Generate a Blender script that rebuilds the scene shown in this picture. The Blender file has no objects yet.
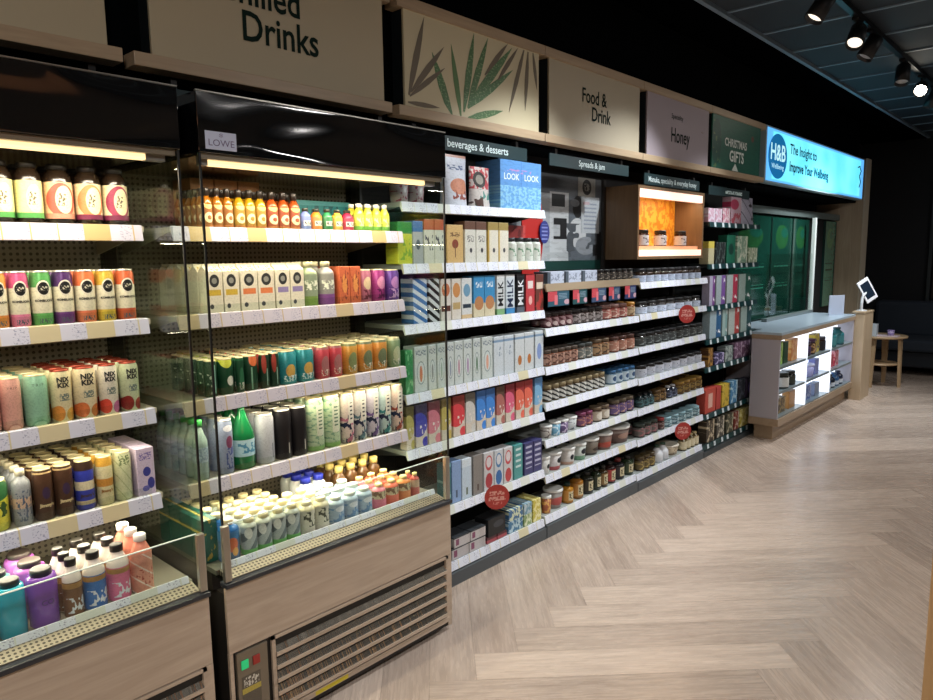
import bpy, bmesh, math, random
from mathutils import Vector, Matrix
random.seed(7)
C = bpy.context.scene.collection
PI = math.pi
# ------------------------------------------------------------------ camera model (wall runs along +Y, wall side is -X)
W, H, F, CX, CY, EYE = 933, 700, 700.0, 466.5, 350.0, 1.53
def nrm(a): return Vector(a).normalized()
YA = nrm((1113-CX, -(248-CY), -F))
ZA = -nrm((526-CX, -(5650-CY), -F))
ZA = (ZA - YA*ZA.dot(YA)).normalized()
XA = YA.cross(ZA)
def ray(u, v):
    d = Vector((u-CX, -(v-CY), -F)); return Vector((XA.dot(d), YA.dot(d), ZA.dot(d)))
def onx(u, v, x):
    r = ray(u, v); t = x/r.x; return Vector((x, t*r.y, EYE+t*r.z))
def yat(u, x, z):                                   # the y at which a point (x, y, z) stands in column u
    v = 350.0
    for _ in range(12):
        p = onx(u, v, x); 
        q = Vector((x, p.y, z-EYE)); c = [q.x*XA[i]+q.y*YA[i]+q.z*ZA[i] for i in range(3)]
        v = CY - F*c[1]/-c[2]
    return p.y
cam = bpy.data.cameras.new('camera'); cam.lens = 36*F/W; cam.sensor_width = 36; cam.clip_start = .02
co = bpy.data.objects.new('camera', cam); C.objects.link(co); bpy.context.scene.camera = co
M = Matrix(((XA[0], XA[1], XA[2], 0), (YA[0], YA[1], YA[2], 0), (ZA[0], ZA[1], ZA[2], EYE), (0, 0, 0, 1)))
co.matrix_world = M
# ------------------------------------------------------------------ materials
def hexc(h):
    h = h.lstrip('#'); v = [int(h[i:i+2], 16)/255 for i in (0, 2, 4)]
    return tuple(((c/12.92) if c <= .04045 else ((c+.055)/1.055)**2.4) for c in v)+(1,)
def col(c): return hexc(c) if isinstance(c, str) else tuple(c)+(1,)
class NT:
    def __init__(s, name, rough=.5, metal=0, spec=.5):
        s.m = bpy.data.materials.new(name); s.m.use_nodes = True; s.t = s.m.node_tree; s.n = s.t.nodes
        s.b = s.n['Principled BSDF']; s.b.inputs['Roughness'].default_value = rough
        s.b.inputs['Metallic'].default_value = metal; s.b.inputs['Specular IOR Level'].default_value = spec
    def put(s, sock, v):
        if isinstance(v, bpy.types.NodeSocket): s.t.links.new(v, sock)
        elif v is not None: sock.default_value = v
    def ma(s, op, a, b=None, c=None):
        k = s.n.new('ShaderNodeMath'); k.operation = op; s.put(k.inputs[0], a)
        if b is not None: s.put(k.inputs[1], b)
        if c is not None: s.put(k.inputs[2], c)
        return k.outputs[0]
    def mix(s, f, a, b):
        k = s.n.new('ShaderNodeMix'); k.data_type = 'RGBA'; s.put(k.inputs[0], f); s.put(k.inputs[6], a); s.put(k.inputs[7], b); return k.outputs[2]
    def coord(s, kind='Object'):
        k = s.n.new('ShaderNodeTexCoord'); return k.outputs[kind]
    def sep(s, v):
        k = s.n.new('ShaderNodeSeparateXYZ'); s.put(k.inputs[0], v); return k.outputs
    def comb(s, x, y, z):
        k = s.n.new('ShaderNodeCombineXYZ'); s.put(k.inputs[0], x); s.put(k.inputs[1], y); s.put(k.inputs[2], z); return k.outputs[0]
    def noise(s, v, scale=5, detail=2, rough=.5, dist=0):
        k = s.n.new('ShaderNodeTexNoise'); s.put(k.inputs['Vector'], v); k.inputs['Scale'].default_value = scale
        k.inputs['Detail'].default_value = detail; k.inputs['Roughness'].default_value = rough; k.inputs['Distortion'].default_value = dist
        return k.outputs['Fac']
    def base(s, v): s.put(s.b.inputs['Base Color'], v); return s
    def bump(s, h, strength=.3, dist=.002):
        k = s.n.new('ShaderNodeBump'); k.inputs['Strength'].default_value = strength; k.inputs['Distance'].default_value = dist
        s.put(k.inputs['Height'], h); s.t.links.new(k.outputs[0], s.b.inputs['Normal']); return s
_mc = {}
def flat(c, rough=.5, metal=0, spec=.5, name=None):
    k = (str(c), rough, metal, spec)
    if k not in _mc: _mc[k] = NT(name or 'paint', rough, metal, spec).base(col(c)).m
    return _mc[k]
def glow(c, s, base=None):
    k = ('g', str(c), s)
    if k not in _mc:
        t = NT('light', .5); t.base(col(base or c)); t.b.inputs['Emission Color'].default_value = col(c); t.b.inputs['Emission Strength'].default_value = s; _mc[k] = t.m
    return _mc[k]
def wood(c1, c2, axis='y', scale=1.0, rough=.45, name='wood'):
    t = NT(name, rough); x, y, z = t.sep(t.coord())
    s = {'y': (9, .7, 9), 'z': (9, 9, .7), 'x': (.7, 9, 9)}[axis]
    v = t.comb(t.ma('MULTIPLY', x, s[0]*scale), t.ma('MULTIPLY', y, s[1]*scale), t.ma('MULTIPLY', z, s[2]*scale))
    n1 = t.noise(v, 2.2, 4, .6, 1.2); n2 = t.noise(v, 9, 3, .6, .3)
    f = t.ma('ADD', t.ma('MULTIPLY', n1, 1.3), t.ma('MULTIPLY', n2, .5)); f = t.ma('SUBTRACT', f, .45)
    k = t.n.new('ShaderNodeClamp'); t.put(k.inputs[0], f)
    t.base(t.mix(k.outputs[0], col(c1), col(c2))); return t.m
def pack(c, els=(), rough=.4, metal=0, lo=None):
    """printed packaging: flat shapes in the pack's own 0..1 box (y across, z up)"""
    t = NT('printed_pack', rough, metal); x, y, z = t.sep(t.coord('Generated'))
    cur = col(c)
    def rect(y0, y1, z0, z1):
        m = None
        for s_, op, v in ((y, 'GREATER_THAN', y0), (y, 'LESS_THAN', y1), (z, 'GREATER_THAN', z0), (z, 'LESS_THAN', z1)):
            if v in (0, 1): continue
            k = t.ma(op, s_, v); m = k if m is None else t.ma('MULTIPLY', m, k)
        return 1.0 if m is None else m
    for e in els:
        kind, cc, a = e[0], col(e[1]), e[2:]
        if kind == 'band': m = rect(0, 1, a[0], a[1])
        elif kind == 'rect': m = rect(*a[:4])
        elif kind == 'disc':                        # cy, cz, ry, rz
            p = t.ma('POWER', t.ma('DIVIDE', t.ma('SUBTRACT', y, a[0]), a[2]), 2.0); q = t.ma('POWER', t.ma('DIVIDE', t.ma('SUBTRACT', z, a[1]), a[3]), 2.0)
            m = t.ma('LESS_THAN', t.ma('ADD', p, q), 1.0)
        elif kind == 'print':                       # y0,y1,z0,z1, scale_y, scale_z, threshold : small illegible print
            n = t.noise(t.comb(0.0, t.ma('MULTIPLY', y, a[4]), t.ma('MULTIPLY', z, a[5])), 1, 1)
            m = t.ma('MULTIPLY', t.ma('GREATER_THAN', n, a[6]), rect(*a[:4]))
        elif kind == 'lines':                       # y0,y1,z0,z1, count : rows of print
            m = t.ma('MULTIPLY', t.ma('LESS_THAN', t.ma('FRACT', t.ma('MULTIPLY', z, float(a[4]))), .4), rect(*a[:4]))
        elif kind == 'diag':                        # ky, kz, duty
            f = t.ma('FRACT', t.ma('ADD', t.ma('MULTIPLY', y, a[0]), t.ma('MULTIPLY', z, a[1]))); m = t.ma('LESS_THAN', f, a[2])
            if len(a) > 3: m = t.ma('MULTIPLY', m, rect(*a[3:7]))
        cur = t.mix(m, cur, cc)
    n = t.noise(t.comb(t.ma('MULTIPLY', x, 3.0), t.ma('MULTIPLY', y, 9.0), t.ma('MULTIPLY', z, 22.0)), 1.3, 2, .6)      # faint small print all over
    n = t.ma('MULTIPLY', t.ma('GREATER_THAN', n, .55), .13); hsv = t.n.new('ShaderNodeHueSaturation'); t.put(hsv.inputs['Color'], cur); t.put(hsv.inputs['Value'], t.ma('SUBTRACT', .92, n)); hsv.inputs['Saturation'].default_value = .95
    t.base(hsv.outputs[0]); return t.m
GLASS = None
def mk_glass():
    t = NT('clear_glass'); n, l = t.n, t.t.links
    tr = n.new('ShaderNodeBsdfTransparent'); tr.inputs[0].default_value = (.93, .96, .94, 1); gl = n.new('ShaderNodeBsdfGlossy'); gl.inputs['Roughness'].default_value = .02
    lw = n.new('ShaderNodeLayerWeight'); lw.inputs[0].default_value = .5; mx = n.new('ShaderNodeMixShader')
    l.new(t.ma('ADD', .035, t.ma('MULTIPLY', t.ma('POWER', lw.outputs['Facing'], 5.0), .8)), mx.inputs[0]); l.new(tr.outputs[0], mx.inputs[1]); l.new(gl.outputs[0], mx.inputs[2]); l.new(mx.outputs[0], n['Material Output'].inputs[0]); return t.m
GLASS = mk_glass()
BLACK = flat('#0b0c0e', .5); DARK = flat('#17191c', .45); STEEL = flat('#b9b6ad', .3, .9); WHITE = flat('#e9ebe8', .45); SILVER = flat('#d8d6cc', .28, .7)
CREAMLID = flat('#d9cfa6', .3, .5)
WOODL = wood('#a08a70', '#c2ab8b', 'y', 1, .4); WOODV = wood('#a08a70', '#c2ab8b', 'z', 1, .4); WOODC = wood('#a08e7c', '#cbb9a5', 'y', .8, .2)
# ------------------------------------------------------------------ mesh builder
class MB:
    def __init__(s): s.v = []; s.f = []; s.mi = []; s.sm = []
    def add(s, vs, fs, mi=0, smooth=False):
        o = len(s.v); s.v += [tuple(v) for v in vs]; s.f += [tuple(i+o for i in f) for f in fs]; s.mi += [mi]*len(fs); s.sm += [smooth]*len(fs); return s
    def box(s, x0, x1, y0, y1, z0, z1, mi=0):
        if x0 > x1: x0, x1 = x1, x0
        if y0 > y1: y0, y1 = y1, y0
        if z0 > z1: z0, z1 = z1, z0
        v = [(x, y, z) for x in (x0, x1) for y in (y0, y1) for z in (z0, z1)]
        return s.add(v, [(0, 1, 3, 2), (4, 6, 7, 5), (0, 4, 5, 1), (2, 3, 7, 6), (0, 2, 6, 4), (1, 5, 7, 3)], mi)
    def rbox(s, x0, x1, y0, y1, z0, z1, b=.003, mi=0):      # bevelled box
        bm = bmesh.new(); bmesh.ops.create_cube(bm, size=1)
        for v in bm.verts: v.co = Vector(((x0+x1)/2+v.co.x*abs(x1-x0), (y0+y1)/2+v.co.y*abs(y1-y0), (z0+z1)/2+v.co.z*abs(z1-z0)))
        bmesh.ops.bevel(bm, geom=bm.edges[:], offset=b, segments=2, affect='EDGES', profile=.5)
        bm.verts.index_update(); s.add([v.co for v in bm.verts], [[v.index for v in f.verts] for f in bm.faces], mi); bm.free(); return s
    def lathe(s, prof, seg=14, mi=0, c=(0, 0, 0), axis='z', smooth=True, capb=True, capt=True):
        vs = []
        for r, z in prof:
            for k in range(seg):
                a = 2*PI*k/seg; p = (r*math.cos(a), r*math.sin(a), z)
                if axis == 'x': p = (p[2], p[0], p[1])
                if axis == 'y': p = (p[1], p[2], p[0])
                vs.append((p[0]+c[0], p[1]+c[1], p[2]+c[2]))
        fs = [(j*seg+k, j*seg+(k+1) % seg, (j+1)*seg+(k+1) % seg, (j+1)*seg+k) for j in range(len(prof)-1) for k in range(seg)]
        s.add(vs, fs, mi, smooth); o = len(s.v)-len(vs)
        if capb: s.f.append(tuple(o+k for k in reversed(range(seg)))); s.mi.append(mi); s.sm.append(False)
        if capt: s.f.append(tuple(o+(len(prof)-1)*seg+k for k in range(seg))); s.mi.append(mi); s.sm.append(False)
        return s
    def prism(s, poly, a0, a1, axis='y', mi=0):             # polygon in the other two axes, extruded along axis
        def P(p, a): return {'y': (p[0], a, p[1]), 'x': (a, p[0], p[1]), 'z': (p[0], p[1], a)}[axis]
        n = len(poly); vs = [P(p, a0) for p in poly]+[P(p, a1) for p in poly]
        return s.add(vs, [tuple(range(n)), tuple(range(2*n-1, n-1, -1))]+[(k, k+n, (k+1) % n+n, (k+1) % n) for k in range(n)], mi)
    def tube(s, p, q, r, seg=10, mi=0):
        p, q = Vector(p), Vector(q); d = (q-p).normalized(); u = d.orthogonal().normalized(); w = d.cross(u)
        vs = [e+(u*math.cos(2*PI*k/seg)+w*math.sin(2*PI*k/seg))*r for e in (p, q) for k in range(seg)]
        s.add(vs, [(k, (k+1) % seg, seg+(k+1) % seg, seg+k) for k in range(seg)], mi, True)
        return s.add(vs[:seg]+vs[seg:], [tuple(reversed(range(seg))), tuple(range(seg, 2*seg))], mi)
    def build(s, name, mats, parent=None, loc=None):
        me = bpy.data.meshes.new(name); me.from_pydata(s.v, [], s.f)
        for m in (mats if isinstance(mats, (list, tuple)) else [mats]): me.materials.append(m)
        me.polygons.foreach_set('material_index', s.mi); me.polygons.foreach_set('use_smooth', s.sm)
        bm = bmesh.new(); bm.from_mesh(me); bmesh.ops.recalc_face_normals(bm, faces=bm.faces[:]); bm.to_mesh(me); bm.free()
        me.update(); o = bpy.data.objects.new(name, me); C.objects.link(o)
        if parent: o.parent = parent
        if loc: o.location = loc
        return o
def empty(name, loc=(0, 0, 0)):
    o = bpy.data.objects.new(name, None); C.objects.link(o); o.location = loc; return o
def tag(o, label, cat, group=None):
    o['label'] = label; o['category'] = cat
    if group: o['group'] = group
    return o
def struct(o): o['kind'] = 'structure'; return o
def text(s, size, m, parent, loc, wrap=0, align='CENTER', name='lettering', depth=.0008, vertical=False, sx=1.0, bold=0.0, space=1.0):
    """lettering that faces +X; wrap = radius of the can it is printed on"""
    cu = bpy.data.curves.new('t', 'FONT'); cu.body = s; cu.size = size; cu.align_x = align; cu.align_y = 'CENTER'; cu.resolution_u = 3; cu.offset = bold; cu.space_line = .85; cu.space_character = space
    to = bpy.data.objects.new('t', cu); C.objects.link(to); bpy.context.view_layer.update()
    me = bpy.data.meshes.new_from_object(to.evaluated_get(bpy.context.evaluated_depsgraph_get())); bpy.data.objects.remove(to)
    for v in me.vertices:
        a, b = v.co.x*sx, v.co.y
        if vertical: a, b = -b, a
        if wrap: v.co = Vector((math.cos(a/wrap)*(wrap+depth), math.sin(a/wrap)*(wrap+depth), b))
        else: v.co = Vector((depth, a, b))
    me.materials.clear(); me.materials.append(m); o = bpy.data.objects.new(name, me); C.objects.link(o); o.parent = parent; o.location = loc; return o
# ------------------------------------------------------------------ room
X_WALL = -2.66; YB, YF, XR, ZC = 11.0, -2.6, 3.2, 3.0
def floor_mat():
    t = NT('oak_herringbone', .3, 0, .55); x, y, z = t.sep(t.coord('Object')); w = .172; s = 2**-.5/w
    a = t.ma('SUBTRACT', t.ma('MULTIPLY', t.ma('ADD', x, y), s), .64/w); b = t.ma('SUBTRACT', t.ma('MULTIPLY', t.ma('SUBTRACT', y, x), s), 2.88/w)
    i, j = t.ma('FLOOR', a), t.ma('FLOOR', b); d = t.ma('SUBTRACT', i, j)
    q = t.ma('FLOOR', t.ma('DIVIDE', d, 14.0)); tt = t.ma('SUBTRACT', d, t.ma('MULTIPLY', q, 14.0))
    hor = t.ma('LESS_THAN', tt, 6.5)
    def sel(u, v): return t.ma('ADD', t.ma('MULTIPLY', hor, u), t.ma('MULTIPLY', t.ma('SUBTRACT', 1.0, hor), v))
    row = sel(j, i); along = sel(a, b); across = sel(b, a)
    idv = t.comb(t.ma('ADD', row, t.ma('MULTIPLY', hor, 91.3)), q, 0.0)
    wn = t.n.new('ShaderNodeTexWhiteNoise'); wn.noise_dimensions = '3D'; t.put(wn.inputs['Vector'], idv); rnd = wn.outputs['Value']
    v = t.comb(t.ma('ADD', t.ma('MULTIPLY', along, .09), t.ma('MULTIPLY', rnd, 37.0)), t.ma('MULTIPLY', across, 1.1), t.ma('MULTIPLY', rnd, 11.0))
    n1 = t.noise(v, 3.0, 4, .6, 1.5); n2 = t.noise(v, 13, 3, .6, .2)
    n3 = t.noise(t.comb(t.ma('ADD', t.ma('MULTIPLY', along, .35), t.ma('MULTIPLY', rnd, 19.0)), t.ma('MULTIPLY', across, 1.0), 0.0), 2.2, 3, .6, 2.5)
    g = t.ma('ADD', t.ma('MULTIPLY', n1, .8), t.ma('MULTIPLY', n2, .4)); g = t.ma('ADD', g, t.ma('MULTIPLY', rnd, .42)); g = t.ma('ADD', g, t.ma('MULTIPLY', n3, .32)); g = t.ma('SUBTRACT', g, .43)
    k = t.n.new('ShaderNodeClamp'); t.put(k.inputs[0], g)
    c = t.mix(k.outputs[0], col('#8b7b70'), col('#cdbcad'))
    # joints: across edge, and the plank ends
    fa = t.ma('FRACT', across); e1 = t.ma('MINIMUM', fa, t.ma('SUBTRACT', 1.0, fa))
    ph = t.ma('SUBTRACT', t.ma('SUBTRACT', a, j), t.ma('MULTIPLY', t.ma('FLOOR', t.ma('DIVIDE', t.ma('SUBTRACT', a, j), 14.0)), 14.0))
    eh = t.ma('MINIMUM', ph, t.ma('ABSOLUTE', t.ma('SUBTRACT', 7.0, ph)))
    pv0 = t.ma('SUBTRACT', b, i); pv = t.ma('SUBTRACT', pv0, t.ma('MULTIPLY', t.ma('FLOOR', t.ma('DIVIDE', pv0, 14.0)), 14.0))
    ev = t.ma('MINIMUM', t.ma('ABSOLUTE', t.ma('SUBTRACT', pv, 1.0)), t.ma('ABSOLUTE', t.ma('SUBTRACT', pv, 8.0)))
    e = t.ma('MINIMUM', e1, sel(eh, ev)); jn = t.ma('LESS_THAN', e, .009)
    c = t.mix(t.ma('MULTIPLY', jn, .5), c, col('#6d5c50'))
    t.base(c); t.put(t.b.inputs['Roughness'], t.ma('ADD', .19, t.ma('MULTIPLY', n2, .16))); t.bump(t.ma('ADD', n2, t.ma('MULTIPLY', n1, 1.5)), .12, .004); return t.m
struct(MB().box(X_WALL, XR, YF, YB, -.1, 0).build('floor', floor_mat()))
DKW = flat('#0a0c0f', .8); CEIL = flat('#1f2c36', .75)
struct(MB().box(X_WALL-.1, X_WALL, YF, YB, 0, ZC).build('wall_left', DKW))
struct(MB().box(XR, XR+.1, YF, YB, 0, ZC).build('wall_right', flat('#4a4036', .7)))
struct(MB().box(X_WALL-.1, XR+.1, YB, YB+.1, 0, ZC).build('wall_back', flat('#0c1016', .8)))
struct(MB().box(X_WALL-.1, XR+.1, YF-.1, YF, 0, ZC).build('wall_front', flat('#6b5c4b', .7)))
struct(MB().box(-1.88, XR, YF, YB, ZC, ZC+.1).build('ceiling', CEIL))
struct(MB().box(X_WALL-.1, -1.88, YF, YB, ZC-.02, ZC+.1).build('ceiling_bulkhead', flat('#040506', 1, 0, 0)))
g = MB(); g.box(-1.895, -1.865, YF, YB, ZC-.025, ZC)
k = -3
y = 5.05
while y > YF: y -= .6
while y < YB:
    g.box(-1.865, XR, y-.012, y+.012, ZC-.008, ZC); y += .6
x = -1.28
while x < XR: g.box(x-.012, x+.012, YF, YB, ZC-.0075, ZC); x += 1.2
struct(g.build('trim_ceiling_grid', flat('#74899a', .5)))
# ------------------------------------------------------------------ signage along the top of the wall
XF = -2.16; Z0, Z1, Z2, Z3 = 2.10, 2.14, 2.515, 2.562
struct(MB().box(X_WALL, -2.24, .0, 9.14, 2.085, ZC-.02).build('wall_fascia', flat('#04070a', 1, 0, .05)))
def sign(label, y0, y1, m, lip0=None, lip1=None):
    t = empty('fascia_sign', (XF, y0, Z0)); tag(t, label, 'sign')
    l0, l1 = (lip0 if lip0 is not None else y0), (lip1 if lip1 is not None else y1)
    MB().rbox(-.02, -.008, 0, y1-y0, Z1-Z0-.01, Z2-Z0+.01, .002).build('board', m, t)
    f = MB(); f.rbox(-.075, 0, l0-y0, l1-y0, 0, Z1-Z0, .002); f.build('wooden_lip', WOODL, t)
    f = MB(); f.rbox(-.075, 0, l0-y0, l1-y0, Z2-Z0, Z3-Z0, .002); f.build('wooden_top_rail', WOODL, t)
    MB().box(-.0799, -.021, 0, y1-y0, Z1-Z0, Z2-Z0).build('sign_case', flat('#0e171c', .6), t)
    return t
CREAM = flat('#b9ad90', .5); INK = flat('#07211a', .7, 0, .2)
def ys(px): return yat(px, XF-.01, 2.3)
s0 = sign('plain cream fascia board in wood frame left of the drinks sign', .12, ys(103), CREAM, .1, .9)
s1 = sign('cream fascia sign reading Chilled Drinks above the two fridges', ys(148), ys(383), CREAM, .932, 1.938)
text('Chilled\n     Drinks', .135, INK, s1, (-.008, .375, .245), bold=.002, depth=.002, sx=.84)
s2 = sign('cream fascia sign printed with green and brown palm leaves', ys(404), ys(538.5), flat('#cfc4a2', .5), 1.975, 2.962)
s3 = sign('cream fascia sign reading Food and Drink beside the palm leaves', ys(549), ys(639), flat('#b5aa92', .5), 2.966, 3.968)
text('Food &\n      Drink', .105, INK, s3, (-.008, .42, .235), bold=.0012, depth=.002, sx=.8)
s4 = sign('pale pink fascia sign reading Honey between cream and green signs', ys(646.8), ys(708), flat('#a3979e', .5), 3.972, 4.95)
text('Honey', .13, INK, s4, (-.008, .45, .19), bold=.001, depth=.002, sx=.78); text('Speciality', .045, INK, s4, (-.008, .4, .31), depth=.002)
text('~', .07, flat('#8d7c72'), s4, (-.008, .78, .26), depth=.002)
s5 = sign('green fascia sign reading Christmas Gifts next to the lit blue sign', ys(712), ys(759.5), pack('#0c6450', [('disc', '#0a5042', .08, .5, .09, .4), ('print', '#5f7e50', .02, .16, .05, .9, 20, 9, .62), ('disc', '#7a4a35', .82, .72, .03, .06)]), 4.954, 5.99)
text('CHRISTMAS', .08, flat('#e4ece6'), s5, (-.008, .42, .24), bold=.002, depth=.004); text('GIFTS', .11, flat('#e4ece6'), s5, (-.008, .44, .145), bold=.003, depth=.004)
MB().prism([(.36, .045), (.48, .045), (.42, .10)], -.0078, -.006, 'x').build('printed_tree', flat('#dfe8e2'), s5)
def leafshape(mb, b, tip, wd, mi):
    x = XF-.0075+random.uniform(0, .0008); B, T = onx(b[0], b[1], XF-.007), onx(tip[0], tip[1], XF-.007)
    B, T = (B.y, B.z), (T.y, T.z); d = (T[0]-B[0], T[1]-B[1]); n = (-d[1], d[0]); L = math.hypot(*d); n = (n[0]/L*wd, n[1]/L*wd)
    pr = [(0, .25), (.25, .85), (.5, 1), (.75, .7), (1, .02)]
    pts = [(B[0]+d[0]*t+n[0]*w_, B[1]+d[1]*t+n[1]*w_) for t, w_ in pr]+[(B[0]+d[0]*t-n[0]*w_, B[1]+d[1]*t-n[1]*w_) for t, w_ in reversed(pr)]
    y0, z0 = s2.location.y, s2.location.z
    mb.prism([(p[0]-y0, min(max(p[1]-z0, Z1-Z0+.002), Z2-Z0-.001)) for p in pts], x-XF, x-XF+.0006, 'x', mi)
lf = MB()
for b, tp, wd, mi in [((409, 95), (424, 17), .017, 1), ((411, 92), (444, 47), .015, 1), ((410, 96), (445, 68), .012, 1), ((452, 118), (432, 52), .022, 0), ((461, 116), (451, 44), .016, 2),
        ((464, 112), (474, 33), .02, 0), ((468, 108), (488, 38), .02, 0), ((470, 104), (512, 48), .022, 0), ((468, 108), (513, 70), .018, 0), ((468, 118), (503, 111), .016, 0), ((485, 75), (508, 43), .013, 1),
        ((498, 80), (518, 48), .012, 1), ((524, 50), (509, 112), .014, 1), ((528, 52), (525, 111), .014, 1), ((533, 53), (537, 90), .012, 1), ((408, 102), (440, 108), .01, 1)]:
    leafshape(lf, b, tp, wd, mi)
lf.build('printed_leaves', [pack('#4f7a45', [('print', '#86a56f', 0, 1, 0, 1, 60, 60, .6)]), flat('#6d6250'), flat('#5a7d4c')], s2)
# lit blue sign at the pharmacy counter
t = empty('illuminated_sign', (XF, 6.02, 2.11)); tag(t, 'glowing light blue sign reading The Insight to Improve Your Wellbeing', 'sign')
MB().rbox(-.079, -.004, 0, 3.06, 0, .455, .004).build('sign_case', flat('#9fb8c4', .4), t)
em = NT('lit_film'); x_, y_, z_ = em.sep(em.coord('Generated')); nn = em.noise(em.comb(0.0, em.ma('MULTIPLY', y_, 5.0), em.ma('MULTIPLY', z_, .8)), 1.6, 1)
ec = em.mix(nn, col('#43cdee'), col('#8cf2ff')); edge = em.ma('MAXIMUM', em.ma('ABSOLUTE', em.ma('SUBTRACT', y_, .5)), em.ma('MULTIPLY', em.ma('ABSOLUTE', em.ma('SUBTRACT', z_, .5)), 1.0))
ec = em.mix(em.ma('GREATER_THAN', edge, .46), ec, col('#5aa8ea')); em.base(col('#59c4e8')); em.put(em.b.inputs['Emission Color'], ec); em.b.inputs['Emission Strength'].default_value = 1.12
MB().box(-.004, 0, .02, 3.04, .015, .44).build('lit_face', em.m, t)
lg = MB().lathe([(1, 0), (1, .002)], 40, c=(0, 0, 0), axis='x').build('round_logo', glow('#0a74b4', .55), t)
lg.scale = (1, .225, .185); lg.location = (.0003, .27, .225)
text('H&B', .19, glow('#b9ecf0', .9), t, (.0028, .27, .25), sx=1.0, bold=.003, depth=.0005); text('Wellbeing', .06, glow('#b9ecf0', .9), t, (.0028, .27, .14), sx=1.2, depth=.0005)
DKB = flat('#083a52', .9, 0, 0)
text('The Insight to', .12, DKB, t, (.003, .56, .315), align='LEFT', sx=1.12, bold=.002); text('Improve Your Wellbeing', .12, DKB, t, (.003, .56, .165), align='LEFT', sx=.95, bold=.0035)
sc = MB()
for a, b in (((2.86, .36), (2.93, .31)), ((2.93, .31), (2.87, .25)), ((2.87, .25), (2.93, .19)), ((2.93, .19), (2.88, .13)), ((2.79, .34), (2.88, .36))): sc.tube((.001, a[0], a[1]), (.001, b[0], b[1]), .006, 6)
sc.build('line_drawing', DKB, t)
# department header strips under the signs
HG = flat('#06292d', .5)
def header(label, txt, u0, u1, size, z0=1.995, z1=2.058, X=-2.2, bold=.0006, y0=None):
    y0 = y0 or yat(u0, X, 2.02); y1 = yat(u1, X, 2.02)
    o = empty('header_strip', (X, y0, z0)); tag(o, label, 'sign', None)
    MB().rbox(-.008, 0, 0, y1-y0, 0, z1-z0, .001).build('strip_panel', HG, o)
    for y_ in (.06, y1-y0-.08): MB().box(-.04, -.008, y_, y_+.02, .03, .09).build('hanging_bracket', BLACK, o)
    if txt: text(txt, size, flat('#cfe0e0'), o, (0, (y1-y0)/2, (z1-z0)/2), bold=bold, depth=.001)
    return o
header('dark green header strip reading Milk beverages and desserts', 'Milk, beverages & desserts', 0, 527, .05, y0=2.03)
header('dark green header strip reading Spreads and jam', 'Spreads & jam', 549.6, 628.6, .047)
header('dark green header strip reading Manuka speciality and everyday honey', 'Manuka, speciality & everyday honey', 644.5, 699.4, .047, 1.965, 2.035)
hh = header('teal header strip with blurred white words above the tea bay', '', 709, 749.6, .05, 1.955, 2.02)
MB().box(0, .0012, .30, .62, .02, .045).build('blurred_words', pack('#0d4f55', [('print', '#d6eeee', 0, 1, 0, 1, 14, 1.5, .42)]), hh)
header('unlettered dark green strip half hidden above the right fridge', '', 0, 395, .05, 2.0, 2.06, y0=1.0)
header('unlettered dark green strip half hidden above the left fridge', '', 0, 120, .05, 2.0, 2.06, y0=.05)
# ------------------------------------------------------------------ fridges
PERF = NT('perforated_steel', .45, .3); x_, y_, z_ = PERF.sep(PERF.coord()); fy = PERF.ma('FRACT', PERF.ma('MULTIPLY', y_, 78.0)); fz = PERF.ma('FRACT', PERF.ma('MULTIPLY', x_, 78.0))
dd = PERF.ma('ADD', PERF.ma('POWER', PERF.ma('SUBTRACT', fy, .5), 2.0), PERF.ma('POWER', PERF.ma('SUBTRACT', fz, .5), 2.0)); PERF.base(PERF.mix(PERF.ma('LESS_THAN', dd, .09), col('#8f8575'), col('#2a241e')))
PERFW = NT('perforated_white', .5); x_, y_, z_ = PERFW.sep(PERFW.coord()); fy = PERFW.ma('FRACT', PERFW.ma('MULTIPLY', y_, 55.0)); fz = PERFW.ma('FRACT', PERFW.ma('MULTIPLY', z_, 55.0))
dd = PERFW.ma('ADD', PERFW.ma('POWER', PERFW.ma('SUBTRACT', fy, .5), 2.0), PERFW.ma('POWER', PERFW.ma('SUBTRACT', fz, .5), 2.0)); PERFW.base(PERFW.mix(PERFW.ma('LESS_THAN', dd, .07), col('#8f897a'), col('#4a453b')))
def ticket_mat(base, tk, pitch=15.0, seed=0.0):
    t = NT('price_strip', .4); x, y, z = t.sep(t.coord()); u = t.ma('MULTIPLY', y, pitch); fr = t.ma('FRACT', u); fl = t.ma('FLOOR', u)
    wn = t.n.new('ShaderNodeTexWhiteNoise'); wn.noise_dimensions = '1D'; t.put(wn.inputs['W'], t.ma('ADD', fl, seed)); r = wn.outputs['Value']
    on = t.ma('MULTIPLY', t.ma('GREATER_THAN', fr, .06), t.ma('GREATER_THAN', r, .25)); c = t.mix(on, col(base), col(tk))
    n = t.noise(t.comb(0.0, t.ma('MULTIPLY', y, 150.0), t.ma('MULTIPLY', z, 260.0)), 1, 1)
    pr = t.ma('MULTIPLY', t.ma('GREATER_THAN', n, .6), t.ma('MULTIPLY', on, t.ma('GREATER_THAN', fr, .45))); c = t.mix(t.ma('MULTIPLY', pr, .7), c, col('#6b6f90')); t.base(c); return t.m
TK1 = ticket_mat('#b09a6c', '#b9b6c6'); TK2 = ticket_mat('#ad9c7c', '#b4afbb', 13.0, 4.0); TKF = ticket_mat('#b3a98c', '#b4b6c8', 14.0, 9.0); TKW = ticket_mat('#d5dad2', '#dfe4f0', 14.0, 9.0); TKP = ticket_mat('#cfc9a8', '#d9deea', 13.0, 2.0)
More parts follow.
